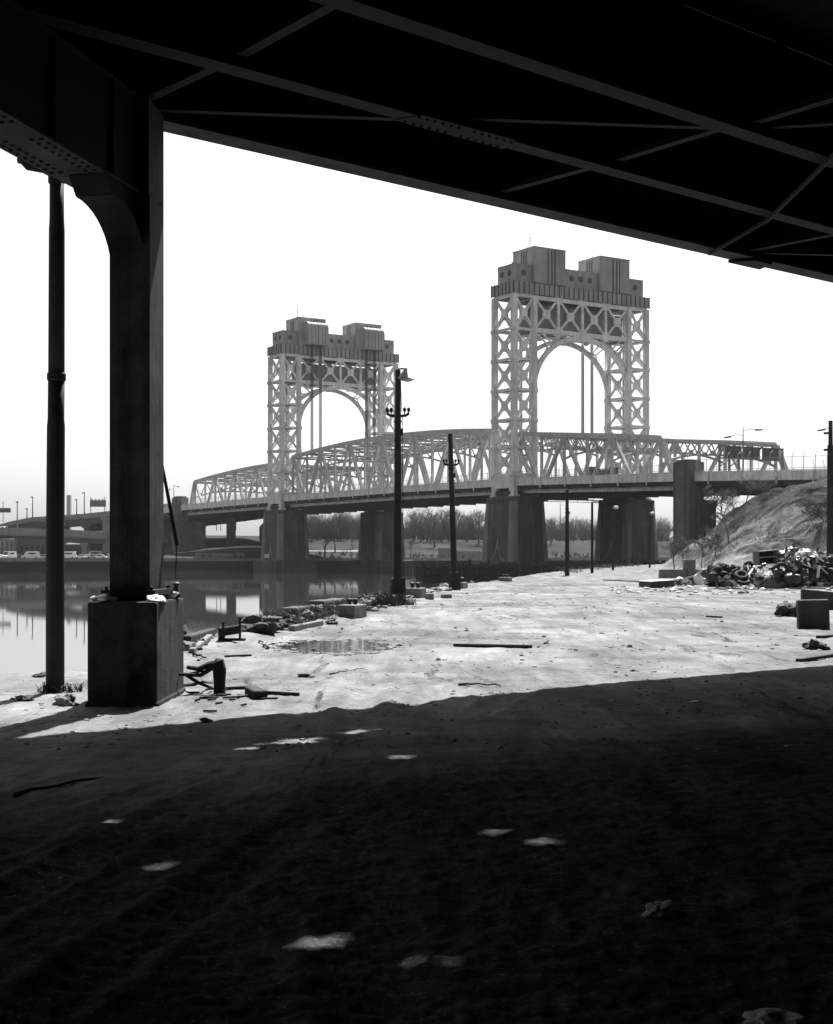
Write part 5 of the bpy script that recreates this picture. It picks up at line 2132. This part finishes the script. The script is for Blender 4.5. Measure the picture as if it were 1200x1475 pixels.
# black slab and panel in the near right ------------------------------------
c = dg(1175, 904.5)
k = MB()
k.box(c + Vector((0, .22, .30)), (.67, .40, .66), Matrix.Rotation(R(-9), 3, 'Z') @ Matrix.Rotation(R(-1.5), 3, 'Y'))
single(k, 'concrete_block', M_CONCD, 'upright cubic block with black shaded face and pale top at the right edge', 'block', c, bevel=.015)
c = dg(1186, 880)
k = MB()
k.hexa([c + Vector((-.62, -.1, -.1)), c + Vector((1.2, .1, -.1)), c + Vector((1.2, .35, -.1)), c + Vector((-.62, .15, -.1)), c + Vector((-.60, .0, .60)), c + Vector((1.2, .2, .43)), c + Vector((1.2, .42, .43)), c + Vector((-.60, .22, .60))])
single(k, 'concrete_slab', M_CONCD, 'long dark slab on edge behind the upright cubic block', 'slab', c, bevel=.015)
lump(dg(1138, 888) + Vector((0, .1, .12)), (.30, .3, .16), 71, M_DARK, 'rag', 'dark lump of rags left of the upright cubic block', 'rag', amp=.6, freq=2.2)
cloth(dg(1133, 886) + Vector((-.05, 0, .24)), .2, .12, 31, M_WHITE, 'white scrap of cloth on the dark rag lump', hang=.08)
k = MB()
p = dg(1120, 886)
k.bar(p + UP * .04, dg(1132, 880) + UP * .26, .12, .03)
single(k, 'board', M_TIMBER, 'short dark board slanting out of the dark rag lump', 'plank', p)
cloth(dg(1147, 885) + Vector((0, 0, .26)), .12, .12, 37, M_WHITE, 'second white scrap of cloth, right one on the dark rag lump', hang=.08)
# ------------------------------------------------------------------ far shore, trees, ramps, cars
def far_pt(sh, p):
    """sh metres behind the far bulkhead, p across the bridge line"""
    return Vector((BX + UX * (-122 - sh) + PX * p, BY + UY * (-122 - sh) + PY * p, 0))


def far_h(sh, p):
    slope = sstep(-30, 25, p)
    h = .2 + slope * (1.6 * sstep(2, 20, sh) + 5.5 * sstep(18, 75, sh) + 4 * sstep(80, 300, sh)) + .4 * noise.noise(Vector((sh * .03, p * .03, 0)))
    return h + (1 - slope) * (.5 * sstep(1, 10, sh))


M_FARG = mat('winter_grass', .04, 1.0, .3, .05, .6, 0.0, stain=.3, spec=0.0)
ss = [-.01, 0, 1.5, 6, 12, 20, 30, 42, 56, 72, 90, 120, 170, 260, 420, 700, 1200, 2000]
pp = [-900, -600, -400, -300, -240, -200] + list(range(-180, 260, 10)) + [280, 320, 380, 460, 600, 900, 1400]
Xg = np.zeros((len(ss), len(pp)))
Yg, Zg = Xg.copy(), Xg.copy()
for i, s in enumerate(ss):
    for j, p in enumerate(pp):
        v = far_pt(max(s, 0), p)
        Xg[i, j], Yg[i, j] = v.x, v.y
        Zg[i, j] = far_h(s, p) if s >= 0 else -4
tag(grid_object('far_bank', Xg, Yg, Zg, M_FARG), kind='structure')
# bulkhead
t = thing('bulkhead', 'dark timber bulkhead wall along the far bank of the river', 'wall', far_pt(0, -20) + UP * WZ)
m = MB()
for i in range(64):
    p0 = -260 + i * 7
    a, b = far_pt(-.4, p0), far_pt(-.4, p0 + 6.995)
    m.hexa([a + UP * -4, b + UP * -4, far_pt(.3, p0 + 6.995) + UP * -4, far_pt(.3, p0) + UP * -4, a + UP * .35, b + UP * .35, far_pt(.3, p0 + 6.995) + UP * .35, far_pt(.3, p0) + UP * .35])
m.build('wall', M_TIMBER, t)
m = MB()
m.bar(far_pt(-.3, -260) + UP * .45, far_pt(-.3, 185) + UP * .45, .9, .9)
m.build('cap_beam', M_RAMP, t)
# path and pale wall on the bank
M_PATH = mat('pale_path', .2, .9, .1, .2, 2, 0.0, spec=0.0)
k = MB()
pts = []
for i in range(20):
    f = i / 19
    sh, p = lerp(44, 60, f) - 22 * math.sin(f * 2.0), lerp(-4, 70, f)
    pts.append((sh, p))
for (a, b) in zip(pts, pts[1:]):
    q = []
    for (sh, p), o in ((a, -1.6), (b, -1.6), (b, 1.6), (a, 1.6)):
        v = far_pt(sh + o, p)
        v.z = far_h(sh + o, p) + .25
        q.append(v)
    k.add(q, [(0, 1, 2, 3)])
tag(k.build('path', M_PATH), kind='structure')


def bank_wall(s0, p0, p1, h, label, mt, name='low_wall'):
    a, b = far_pt(s0, p0), far_pt(s0, p1)
    z = far_h(s0, (p0 + p1) / 2) - .4
    k = MB()
    c = PDIR
    k.hexa([a + UP * z, b + UP * z, b - UDIR * .6 + UP * z, a - UDIR * .6 + UP * z, a + UP * (z + h), b + UP * (z + h), b - UDIR * .6 + UP * (z + h), a - UDIR * .6 + UP * (z + h)])
    return single(k, name, mt, label, 'wall', (a + b) / 2)


def p_at(x, sh):
    """p on the far bank at photo column x"""
    b = far_pt(sh, 0)
    r = (x - 600) / FOC
    return (r * b.y - b.x) / (PX - r * PY)


bank_wall(9, p_at(633, 9), p_at(649, 9), 3.6, 'pale square shed wall on the far bank beside the leaning lamp post', M_PATH)
bank_wall(10, p_at(655, 10), p_at(694, 10), 2.4, 'long low pale wall on the far bank left of the closer tower pier', M_RAMP)
bank_wall(12, p_at(283, 12), p_at(352, 12), 1.7, 'low pale wall at the waterside below the far side span', M_RAMP)
bank_wall(30, p_at(262, 30), p_at(345, 30), 1.0, 'dark low wall behind the slim square column on the far bank', M_RAMPD)


# bare trees -----------------------------------------------------------------
def bare_tree(seed, H, spread=.5, twigs=5, thick=1.0):
    rr = random.Random(seed)
    tr, cr = MB(), MB()

    def grow(mb, p, d, L, r, lev):
        n = 3 if lev < 3 else 2
        pts = [p]
        for i in range(n):
            d = (d + Vector((rr.gauss(0, .13), rr.gauss(0, .13), rr.gauss(.05, .08)))).normalized()
            p = p + d * L / n
            pts.append(p)
        rad = [lerp(r, r * .62, i / n) for i in range(n + 1)]
        (tr if lev <= 1 else cr).path(pts, rad, 6 if lev <= 1 else 3, cap=False)
        if lev >= twigs:
            return
        k = rr.choice((3, 3, 4)) if lev < 2 else rr.choice((2, 3, 3))
        for j in range(k):
            a = rr.uniform(0, 6.28)
            side = Vector((math.cos(a), math.sin(a), rr.uniform(-.1, .35)))
            nd = (d * rr.uniform(.65, 1.0) + side * spread * rr.uniform(.7, 1.4)).normalized()
            st = pts[rr.randrange(1, n + 1)] if lev else pts[-1 if j else rr.randrange(2, n + 1)]
            grow(mb, st, nd, L * rr.uniform(.60, .82), max(r * rr.uniform(.42, .62), .022 * thick), lev + 1)
    grow(tr, Vector((0, 0, -.3)), Vector((rr.gauss(0, .06), rr.gauss(0, .06), 1)), H * .27, H * .022 * thick, 0)
    return tr, cr


def tree_thing(name, label, seed, H, loc, group=None, **kw):
    tr, cr = bare_tree(seed, H, **kw)
    t = thing(name, label, 'tree', (0, 0, 0), group)
    a = tr.build('trunk', M_BARK, t, smooth=True)
    cr.build('crown', M_BARK, t, smooth=True)
    t.location = loc
    return t


def bank_tree(x, sh, H, seed, label, **kw):
    p = p_at(x, sh)
    v = far_pt(sh, p)
    v.z = far_h(sh, p)
    return tree_thing('bare_tree', label, seed, H, v, **kw)


bank_tree(467, 7, 15.0, 1, 'large spreading bare tree at the waterside between the two piers of the distant tower', spread=.6, twigs=6)
bank_tree(482, 30, 13.5, 2, 'tall slim bare tree right behind the large spreading one between the distant piers', spread=.45)
bank_tree(508, 40, 10, 3, 'small thin bare tree close to the dark pier left of the lamp post', spread=.4)
bank_tree(592, 12, 8.5, 4, 'forked dark bare tree leaning out just right of the taller lamp post', spread=.7)
base_trees = [bank_tree(626, 45, 17, 5, 'tall round bare tree on the bank between the lamp posts', spread=.5, twigs=6), bank_tree(690, 55, 16, 6, 'bare tree at the left edge of the closer tower pier', spread=.5, twigs=6)]
GT = 'bare trees massed on the far bank'
for i, (x, sh, sc) in enumerate([(606, 60, .9), (616, 75, 1.0), (637, 62, 1.05), (646, 80, .95), (655, 70, 1.0), (664, 85, .95), (674, 65, .85), (682, 80, .95), (700, 70, .9), (598, 80, .8), (450, 60, .8), (492, 65, .85), (515, 70, .7), (530, 60, .8)] + [(rnd.choice((rnd.uniform(440, 525), rnd.uniform(590, 700), rnd.uniform(590, 700), rnd.uniform(785, 850), rnd.uniform(905, 965))), rnd.uniform(55, 150), rnd.uniform(.55, .95)) for _ in range(46)]):
    o = copy_tree(base_trees[i % 2])
    p = p_at(x, sh)
    v = far_pt(sh, p)
    v.z = far_h(sh, p)
    o.location = v
    o.scale = (sc, sc, sc)
    o.rotation_euler = (0, 0, i * 1.7)
    o['label'] = 'one of the hazy bare trees massed together on the rising far bank'
    o['group'] = GT
# far wood and scrub as mass
k = MB()
rr = random.Random(21)


def scrub(mb, v, H, n, rr):
    for _ in range(n):
        a = rr.uniform(0, 6.28)
        d = Vector((math.cos(a) * rr.uniform(.1, .6), math.sin(a) * rr.uniform(.1, .6), 1)).normalized()
        L = H * rr.uniform(.5, 1.0)
        p1 = v + d * L * .5
        mb.path([v, p1, p1 + (d + Vector((rr.gauss(0, .3), rr.gauss(0, .3), 0))).normalized() * L * .5], [.05, .035, .02], 3, cap=False)
        for _ in range(2):
            e = (d + Vector((rr.gauss(0, .5), rr.gauss(0, .5), rr.gauss(0, .2)))).normalized()
            q = v.lerp(p1, rr.uniform(.4, 1))
            mb.path([q, q + e * L * .4], [.03, .018], 3, cap=False)


for i in range(1100):
    x = rr.choice((rr.uniform(440, 520), rr.uniform(440, 700), rr.uniform(440, 700), rr.uniform(780, 960)))
    sh = rr.uniform(60, 190)
    p = p_at(x, sh)
    v = far_pt(sh, p)
    v.z = far_h(sh, p)
    scrub(k, v, rr.uniform(5, 12), 8, rr)
tag(k.build('far_wood', M_BARK), kind='stuff')
k = MB()
for i in range(160):
    x = rr.choice((rr.uniform(450, 520), rr.uniform(590, 700), rr.uniform(255, 352), rr.uniform(795, 850)))
    sh = rr.uniform(1.5, 16)
    p = p_at(x, sh)
    v = far_pt(sh, p)
    v.z = far_h(sh, p)
    scrub(k, v, rr.uniform(.8, 2.4), 6, rr)
tag(k.build('shore_scrub', M_BARK), kind='stuff')
# shrubs on the mound
SH = [(1050, 118, 4.6, 'large bare shrub rising behind the dark side of the mound beside the pylon'), (1075, 132, 4.2, 'bare shrub on the skyline of the mound under the approach girders'), (1092, 136, 3.4, 'smaller bare shrub at the right under the approach girders'),
      (1046, 138, 6.5, 'tall dense bare shrub against the sky below the approach girders'), (1066, 142, 6.0, 'bushy bare shrub right of the tall dense one below the girders'), (1108, 138, 3.6, 'rightmost bare shrub touching the underside of the approach girders'), (1172, 104, 2.6, 'low dark bush on the ledge of the mound beside the utility pole'), (1184, 103, 2.2, 'lowest dark bush on the mound right beside the utility pole'), (1012, 112, 4.4, 'bare shrub in front of the tall pylon at the foot of the mound'), (985, 118, 4.5, 'thin bare shrub left of the tall pylon'), (972, 122, 5.2, 'tallest thin bare sapling left of the tall pylon'), (1030, 115, 3.8, 'low tangled bare shrub where mound and pylon meet')]
for i, (x, d, H, lab) in enumerate(SH):
    X = at(x, 800, d).x
    tree_thing('bare_shrub', lab, 50 + i, H, (X, d, gz(X, d)), 'bare shrubs on the earth mound', spread=.8, twigs=6, thick=.6)
k = MB()
for i in range(260):
    d = rnd.uniform(90, 150)
    q = rnd.uniform(.185, .30)
    X = q * d
    z = gz(X, d)
    if z < .6:
        continue
    weeds(k, (X, d, z - .05), (1.2, 1.2), 16, .1, .42, rnd)
tag(k.build('dry_grass', M_DEADW), kind='stuff')
k = MB()
for i in range(40):
    d = rnd.uniform(120, 215)
    X = float(np.interp(d, QY, QX)) + rnd.uniform(.3, 2.5)
    weeds(k, (X, d, gz(X, d) - .05), (.8, .8), 12, .2, .7, rnd)
tag(k.build('dry_grass', M_DEADW), kind='stuff')
# elevated ramps on the left ----------------------------------------------------
def ramp(name, label, pts, width, par_h, dep, col_at, colw, lower):
    """pts: photo points (x, y of the parapet top, distance)"""
    P = [at(x, y, d) for x, y, d in pts]
    t = thing(name, label, 'road ramp', P[len(P) // 2])

    def strip(mb, o0, o1, z0, z1):
        ring = []
        for i, p in enumerate(P):
            d = (P[min(i + 1, len(P) - 1)] - P[max(i - 1, 0)])
            d.z = 0
            d.normalize()
            nrm = Vector((-d.y, d.x, 0))
            if nrm.y < 0:
                nrm = -nrm
            ring.append([p + nrm * o0 + UP * z0, p + nrm * o1 + UP * z0, p + nrm * o1 + UP * z1, p + nrm * o0 + UP * z1])
        vs = [v for r in ring for v in r]
        fs = []
        for i in range(len(P) - 1):
            for k_ in range(4):
                fs.append((i * 4 + k_, i * 4 + (k_ + 1) % 4, (i + 1) * 4 + (k_ + 1) % 4, (i + 1) * 4 + k_))
        fs += [(3, 2, 1, 0), tuple((len(P) - 1) * 4 + k_ for k_ in range(4))]
        mb.add(vs, fs)
    m = MB()
    strip(m, 0, .35, -par_h, 0)
    strip(m, width - .35, width, -par_h, 0)
    m.build('parapet', M_RAMP, t)
    m = MB()
    strip(m, -.5, width + .5, -par_h - .55, -par_h - .02)
    m.build('roadway', M_PATH, t)
    m = MB()
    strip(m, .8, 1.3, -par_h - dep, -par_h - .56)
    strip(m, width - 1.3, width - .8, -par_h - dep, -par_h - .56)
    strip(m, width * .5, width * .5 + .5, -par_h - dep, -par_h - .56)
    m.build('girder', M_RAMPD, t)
    for x in col_at:
        for (x0, y0, d0), (x1, y1, d1) in zip(pts, pts[1:]):
            if min(x0, x1) <= x <= max(x0, x1):
                f = (x - x0) / (x1 - x0)
                p = at(x, lerp(y0, y1, f), lerp(d0, d1, f))
                m = MB()
                zt_ = p.z - par_h - dep
                m.box((p.x, p.y + width / 2, zt_ - .5), (colw * 1.6, width - 1.5, 1.0))
                for yy in (2, width - 2):
                    m.box((p.x, p.y + yy, zt_ / 2 - .8), (colw, colw, zt_ + .6))
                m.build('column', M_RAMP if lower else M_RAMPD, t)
                break
    return t


ramp('elevated_ramp', 'upper elevated road ramp curving down to the left beyond the river', [(252, 724, 450), (200, 731, 462), (158, 736, 470), (120, 740, 478), (80, 743, 486), (45, 745, 494), (15, 751, 504), (-30, 764, 520), (-90, 786, 540)],
     10, 1.2, 2.4, (46, 18, 84, 124), 2.0, False)
ramp('elevated_ramp', 'lower pale road ramp passing level under the upper ramp beyond the river', [(250, 776, 470), (150, 766, 455), (100, 763, 452), (50, 761, 450), (0, 760, 448), (-80, 760, 446)],
     10, 1.9, 2.0, (7, 66, 120), 1.6, True)
# wide ramp pier at the junction
c = at(152, 800, 452)
m = MB()
m.box((c.x, 462, 6.6), (3.6, 12, 13.8))
m.box((c.x, 462, 13.4), (4.6, 13, 1.0))
single(m, 'ramp_pier', M_RAMP, 'broad pale ramp pier left of the dark viaduct column', 'pier', (c.x, 462, 0))
# sign, lamps, distant towers on the ramp
t = thing('road_sign', 'dark rectangular overhead road sign on the upper ramp left of the viaduct column', 'sign', at(141, 736, 472))
m = MB()
a, b = at(129.5, 720.5, 472), at(152.5, 730, 472)
m.hexa([Vector((a.x, 472, b.z)), Vector((b.x, 472, b.z)), Vector((b.x, 472.3, b.z)), Vector((a.x, 472.3, b.z)), Vector((a.x, 472, a.z)), Vector((b.x, 472, a.z)), Vector((b.x, 472.3, a.z)), Vector((a.x, 472.3, a.z))])
m.build('panel', M_SIGNBK, t)
m = MB()
for x in (131, 151):
    p = at(x, 740, 472.5)
    m.bar(p, at(x, 716, 472.5), .22, .22)
m.build('post', M_STEEL2, t)
m = MB()
for x in (133, 138, 143, 148):
    m.box(at(x, 719.4, 471.5), (.5, .5, .3))
m.build('sign_light', M_SIGNBK, t)
t = thing('road_sign', 'wide low road sign at the far left edge above the ramp', 'sign', at(2, 745, 500))
m = MB()
m.box(at(3, 735, 500), (25 * 500 / FOC, .4, 6.5 * 500 / FOC))
m.build('panel', M_SIGNBK, t)
m = MB()
m.bar(at(4.5, 752, 500.5), at(4.5, 722, 500.5), .2, .2)
m.build('post', M_STEEL2, t)
GLM = 'tall lamps on the distant ramps'
for (x, y0, y1, d, lab) in [(25, 762, 723, 452, 'pale lamp column with a round head standing on the lower ramp'), (121.5, 742, 710, 474, 'lamp on the upper ramp left of the dark overhead sign'), (110.5, 742, 720, 476, 'thick short pole on the upper ramp beside the pale distant tower block'),
                          (47, 745, 716, 492, 'thin mast on the upper ramp just left of the drain pipe'), (39, 746, 733, 492, 'short stub pole on the crest of the upper ramp')]:
    b, tp = at(x, y0, d), at(x, y1, d)
    t = thing('ramp_lamp', lab, 'street lamp', b, GLM)
    m = MB()
    m.path([b, tp], [.22, .14], 6)
    m.build('pole', M_STEEL2, t)
    m = MB()
    m.box(tp + Vector((-.2 if 'round' not in lab else 0, 0, 0)), (.9, .5, .35))
    m.build('lamp_head', M_STEEL2, t)
k = MB()
for x, y0, y1, w_ in ((99.5, 760, 718, 5),):
    a = at(x, y0, 1500)
    k.box((a.x, 1500, (800 - y1) / FOC * 750 + 5), (w_ * 1500 / FOC, 6, (800 - y1) * 1500 / FOC))
single(k, 'tower_block', M_RAMP, 'slim pale tower block far away above the upper ramp', 'building', at(99.5, 800, 1500))
# low buildings below the ramps
for i, (x0, x1, y, d, lab, mt) in enumerate([(0, 20, 776, 446, 'grey garage wall with upright ribs under the lower ramp at the far left', M_RAMP), (20, 66, 777, 450, 'dark open shed under the lower ramp', M_RAMPD), (92, 146, 784, 466, 'long low dark building under the ramps right of the drain pipe', M_RAMPD)]):
    a, b = at(x0, 806, d), at(x1, 806, d)
    zt_ = at(x0, y, d).z
    t = thing('shed', lab, 'building', (a + b) / 2)
    m = MB()
    m.hexa([Vector((a.x, d, -.2)), Vector((b.x, d, -.2)), Vector((b.x, d + 6, -.2)), Vector((a.x, d + 6, -.2)), Vector((a.x, d, zt_)), Vector((b.x, d, zt_)), Vector((b.x, d + 6, zt_ + .5)), Vector((a.x, d + 6, zt_ + .5))])
    m.build('wall', mt, t)
    m = MB()
    nn = max(3, int((b.x - a.x) / 1.6))
    for j in range(nn):
        x = lerp(a.x, b.x, (j + .5) / nn)
        m.box((x, d - .1, zt_ * .45), (.35 if i == 0 else .8, .2, zt_ * (.8 if i == 0 else .5)))
    m.build('door', M_DARK if i else M_RAMPD, t)


# cars ---------------------------------------------------------------------------
CARM = {'white': mat('white_car_paint', .88, .3, .05, 1, 5, 0, spec=.5), 'grey': mat('grey_car_paint', .3, .3, .05, 1, 5, 0, spec=.5), 'dark': mat('dark_car_paint', .05, .3, .05, 1, 5, 0, spec=.5)}


def make_car(kind, paint):
    t = thing('parked_car', 'x', 'car')
    L, W, H = (4.6, 1.8, 1.42) if kind == 'car' else (5.4, 2.0, 2.3)
    if kind == 'car':
        body = [(-2.3, .35), (-2.3, .8), (-1.5, .92), (1.6, .95), (2.25, .85), (2.3, .35)]
        cab = [(-1.0, .92), (-.35, H), (.95, H), (1.7, .93)]
    else:
        body = [(-2.7, .4), (-2.7, 1.05), (-1.9, 1.2), (2.65, 1.2), (2.7, .4)]
        cab = [(-2.0, 1.19), (-1.3, H), (2.5, H), (2.66, 1.19)]
    m = MB()
    m.prism([Vector((x, -W / 2, z)) for x, z in body], Vector((0, W, 0)))
    m.build('body', CARM[paint], t, bevel=.06, seg=2)
    m = MB()
    m.prism([Vector((x, -W / 2 + .12, z)) for x, z in cab], Vector((0, W - .24, 0)))
    cbn = m.build('cabin', CARM[paint], t, bevel=.05, seg=2)
    m = MB()
    cx = sum(x for x, z in cab) / 4
    cz = sum(z for x, z in cab) / 4
    for yy in (-W / 2 + .105, W / 2 - .125):
        m.prism([Vector((cx + (x - cx) * (.84 if kind == 'car' else .5), yy, cz + (z - cz) * (.72 if kind == 'car' else .4))) for x, z in cab], Vector((0, .02, 0)))
    (x0, z0), (x1, z1) = cab[0], cab[1]
    for (xa, za), (xb, zb_), o in ((cab[0], cab[1], -.025), (cab[3], cab[2], .025)):
        m.add([Vector((lerp(xa, xb, .12) + o, -W * .36, lerp(za, zb_, .12))), Vector((lerp(xa, xb, .12) + o, W * .36, lerp(za, zb_, .12))), Vector((lerp(xa, xb, .85) + o, W * .34, lerp(za, zb_, .85))), Vector((lerp(xa, xb, .85) + o, -W * .34, lerp(za, zb_, .85)))], [(0, 1, 2, 3)])
    m.build('window', M_GLASS, cbn)
    for x in (-L * .31, L * .30):
        for y in (-W / 2 + .1, W / 2 - .1):
            m = MB()
            m.lathe([(.20, -.12), (.33, -.1), (.33, .1), (.20, .12)], (x, y, .33), 14, (0, 1, 0))
            m.build('wheel', M_RUBBER, t)
    return t


GC = 'cars parked along the far bulkhead'
protos = {}
for (x, d, kind, paint, rz, lab) in [(13, 428, 'van', 'white', 1.25, 'white van seen end on at the far bulkhead on the left edge'), (44, 430, 'van', 'white', .25, 'long white van side on at the bulkhead left of the drain pipe'), (-2, 430, 'car', 'white', 1.4, 'white car cut by the left edge at the bulkhead'),
                                     (97, 428, 'van', 'white', .1, 'white rounded van showing just right of the drain pipe'), (118, 424, 'car', 'white', .2, 'pale car parked low at the bulkhead right of the white rounded van'), (128, 421, 'car', 'grey', 1.2, 'grey car seen end on near the broad ramp pier'),
                                     (143, 426, 'car', 'white', .1, 'white car parked beside the viaduct column'), (135, 448, 'van', 'grey', .15, 'grey van with a pale roof parked further back under the ramp'), (120, 446, 'car', 'dark', .3, 'dark car parked further back left of the grey van'),
                                     (148, 440, 'car', 'dark', .2, 'dark car before the broad ramp pier'), (26, 438, 'car', 'dark', 1.0, 'dark car between the two white vans'), (60, 436, 'car', 'grey', .2, 'grey car partly behind the drain pipe')]:
    key = (kind, paint)
    if key in protos:
        o = copy_tree(protos[key])
    else:
        o = protos[key] = make_car(kind, paint)
    X = at(x, 800, d).x
    sh = 5
    o.location = (X, d, .45 if d < 440 else .7)
    o.rotation_euler = (0, 0, rz)
    tag(o, lab, 'van' if kind == 'van' else 'car', GC)
# cars on the ramp and bridge
o = copy_tree(protos[('car', 'white')])
p = at(3, 762, 452)
o.location = (p.x, 453.5, p.z - .6)
tag(o, 'white car driving on the lower ramp at the far left', 'car', 'cars on the roads')
o = copy_tree(protos[('car', 'grey')])
p = T(88.5, 7, Zd(88.5) - .45)
o.location = p
o.rotation_euler = (0, 0, math.atan2(UY, UX))
tag(o, 'grey car on the approach span behind the mesh fence at the right', 'car', 'cars on the roads')
t = thing('truck', 'dark flatbed truck crossing the right side span behind the truss', 'truck', (0, 0, 0))
m = MB()
m.box((-2.6, 0, 1.7), (1.8, 2.2, 1.9))
m.build('cab', CARM['dark'], t, bevel=.1)
m = MB()
m.box((1.2, 0, 1.0), (5.6, 2.3, .35))
for x in (-1.4, 3.9):
    m.box((x, 0, 1.7), (.12, 2.2, 1.1))
m.build('flatbed', M_DARK, t)
m = MB()
for i in range(7):
    m.blob((-.6 + i * .65, rnd.uniform(-.6, .6), 1.55), (.55, .55, .5), i, 2, .4)
m.build('load', M_GREY, t)
for x in (-2.6, 1.6, 3.2):
    for y in (-1.0, 1.0):
        m = MB()
        m.lathe([(.3, -.14), (.48, -.12), (.48, .12), (.3, .14)], (x, y, .5), 14, (0, 1, 0))
        m.build('wheel', M_RUBBER, t)
t.location = T(17.5, 8.5, Zd(17.5) - .45)
t.rotation_euler = (0, 0, math.atan2(UY, UX))

# distant railway viaduct
t = thing('rail_viaduct', 'pale distant railway truss viaduct on the skyline seen through the pier gaps', 'bridge', (180, 1000, 0))
m = MB()
A_, B_ = Vector((-60, 1180, 0)), Vector((420, 860, 0))
A_.z = B_.z = 0
n = 30
for i in range(n):
    a, b = A_.lerp(B_, i / n), A_.lerp(B_, (i + 1) / n)
    mid = (a + b) / 2
    m.bar(a + UP * 19.5, b + UP * 19.5, 3, 1.6)
    m.bar(a + UP * 11.5, b + UP * 11.5, 2, 1.0)
    m.bar(a + UP * 11.5, mid + UP * 19, .9, .9)
    m.bar(mid + UP * 19, b + UP * 11.5, .9, .9)
m.build('truss', M_PATH, t)
m = MB()
for i in range(0, n + 1, 2):
    a = A_.lerp(B_, i / n)
    m.box(a + UP * 5.5, (3.5, 3.5, 11.4))
m.build('pier', M_RAMP, t)
for (x, y0, y1, d, lab) in [(807, 764, 724, 980, 'thin distant mast with wires in the gap between the granite piers'), (815, 764, 752, 980, 'short distant mast beside the thin tall one in the pier gap')]:
    k = MB()
    k.tube(at(x, y0, d), at(x, y1, d), .45, .2, 5)
    k.bar(at(x, y1 + 3, d), at(x + 10, y1 + 4, d), .15, .15)
    single(k, 'mast', M_STEEL2, lab, 'mast', at(x, y0, d))
for i, x in enumerate((312, 318, 332, 340)):
    k = MB()
    k.tube(at(x, 764, 620), at(x, 742 + i, 620), .2, .1, 5)
    single(k, 'mast', M_STEEL2, ['first', 'second', 'third', 'last'][i] + ' of four thin masts from the left on the skyline under the far side span', 'mast', at(x, 764, 620))

# haze -------------------------------------------------------------------------------
HAZE = True
if HAZE:
    k = MB()
    k.hexa([(-1400, -120, -8), (1800, -120, -8), (1800, 2600, -8), (-1400, 2600, -8), (-1400, -120, 85), (1800, -120, 85), (1800, 2600, 85), (-1400, 2600, 85)])
    hm = bpy.data.materials.new('river_haze')
    hm.use_nodes = True
    N = hm.node_tree.nodes
    N.remove(N['Principled BSDF'])
    pv = N.new('ShaderNodeVolumePrincipled')
    pv.inputs['Color'].default_value = (.95, .95, .95, 1)
    pv.inputs['Density'].default_value = HAZE_D
    pv.inputs['Anisotropy'].default_value = 0.0
    hm.node_tree.links.new(pv.outputs[0], N['Material Output'].inputs['Volume'])
    o = k.build('haze', hm)
    tag(o, kind='stuff')
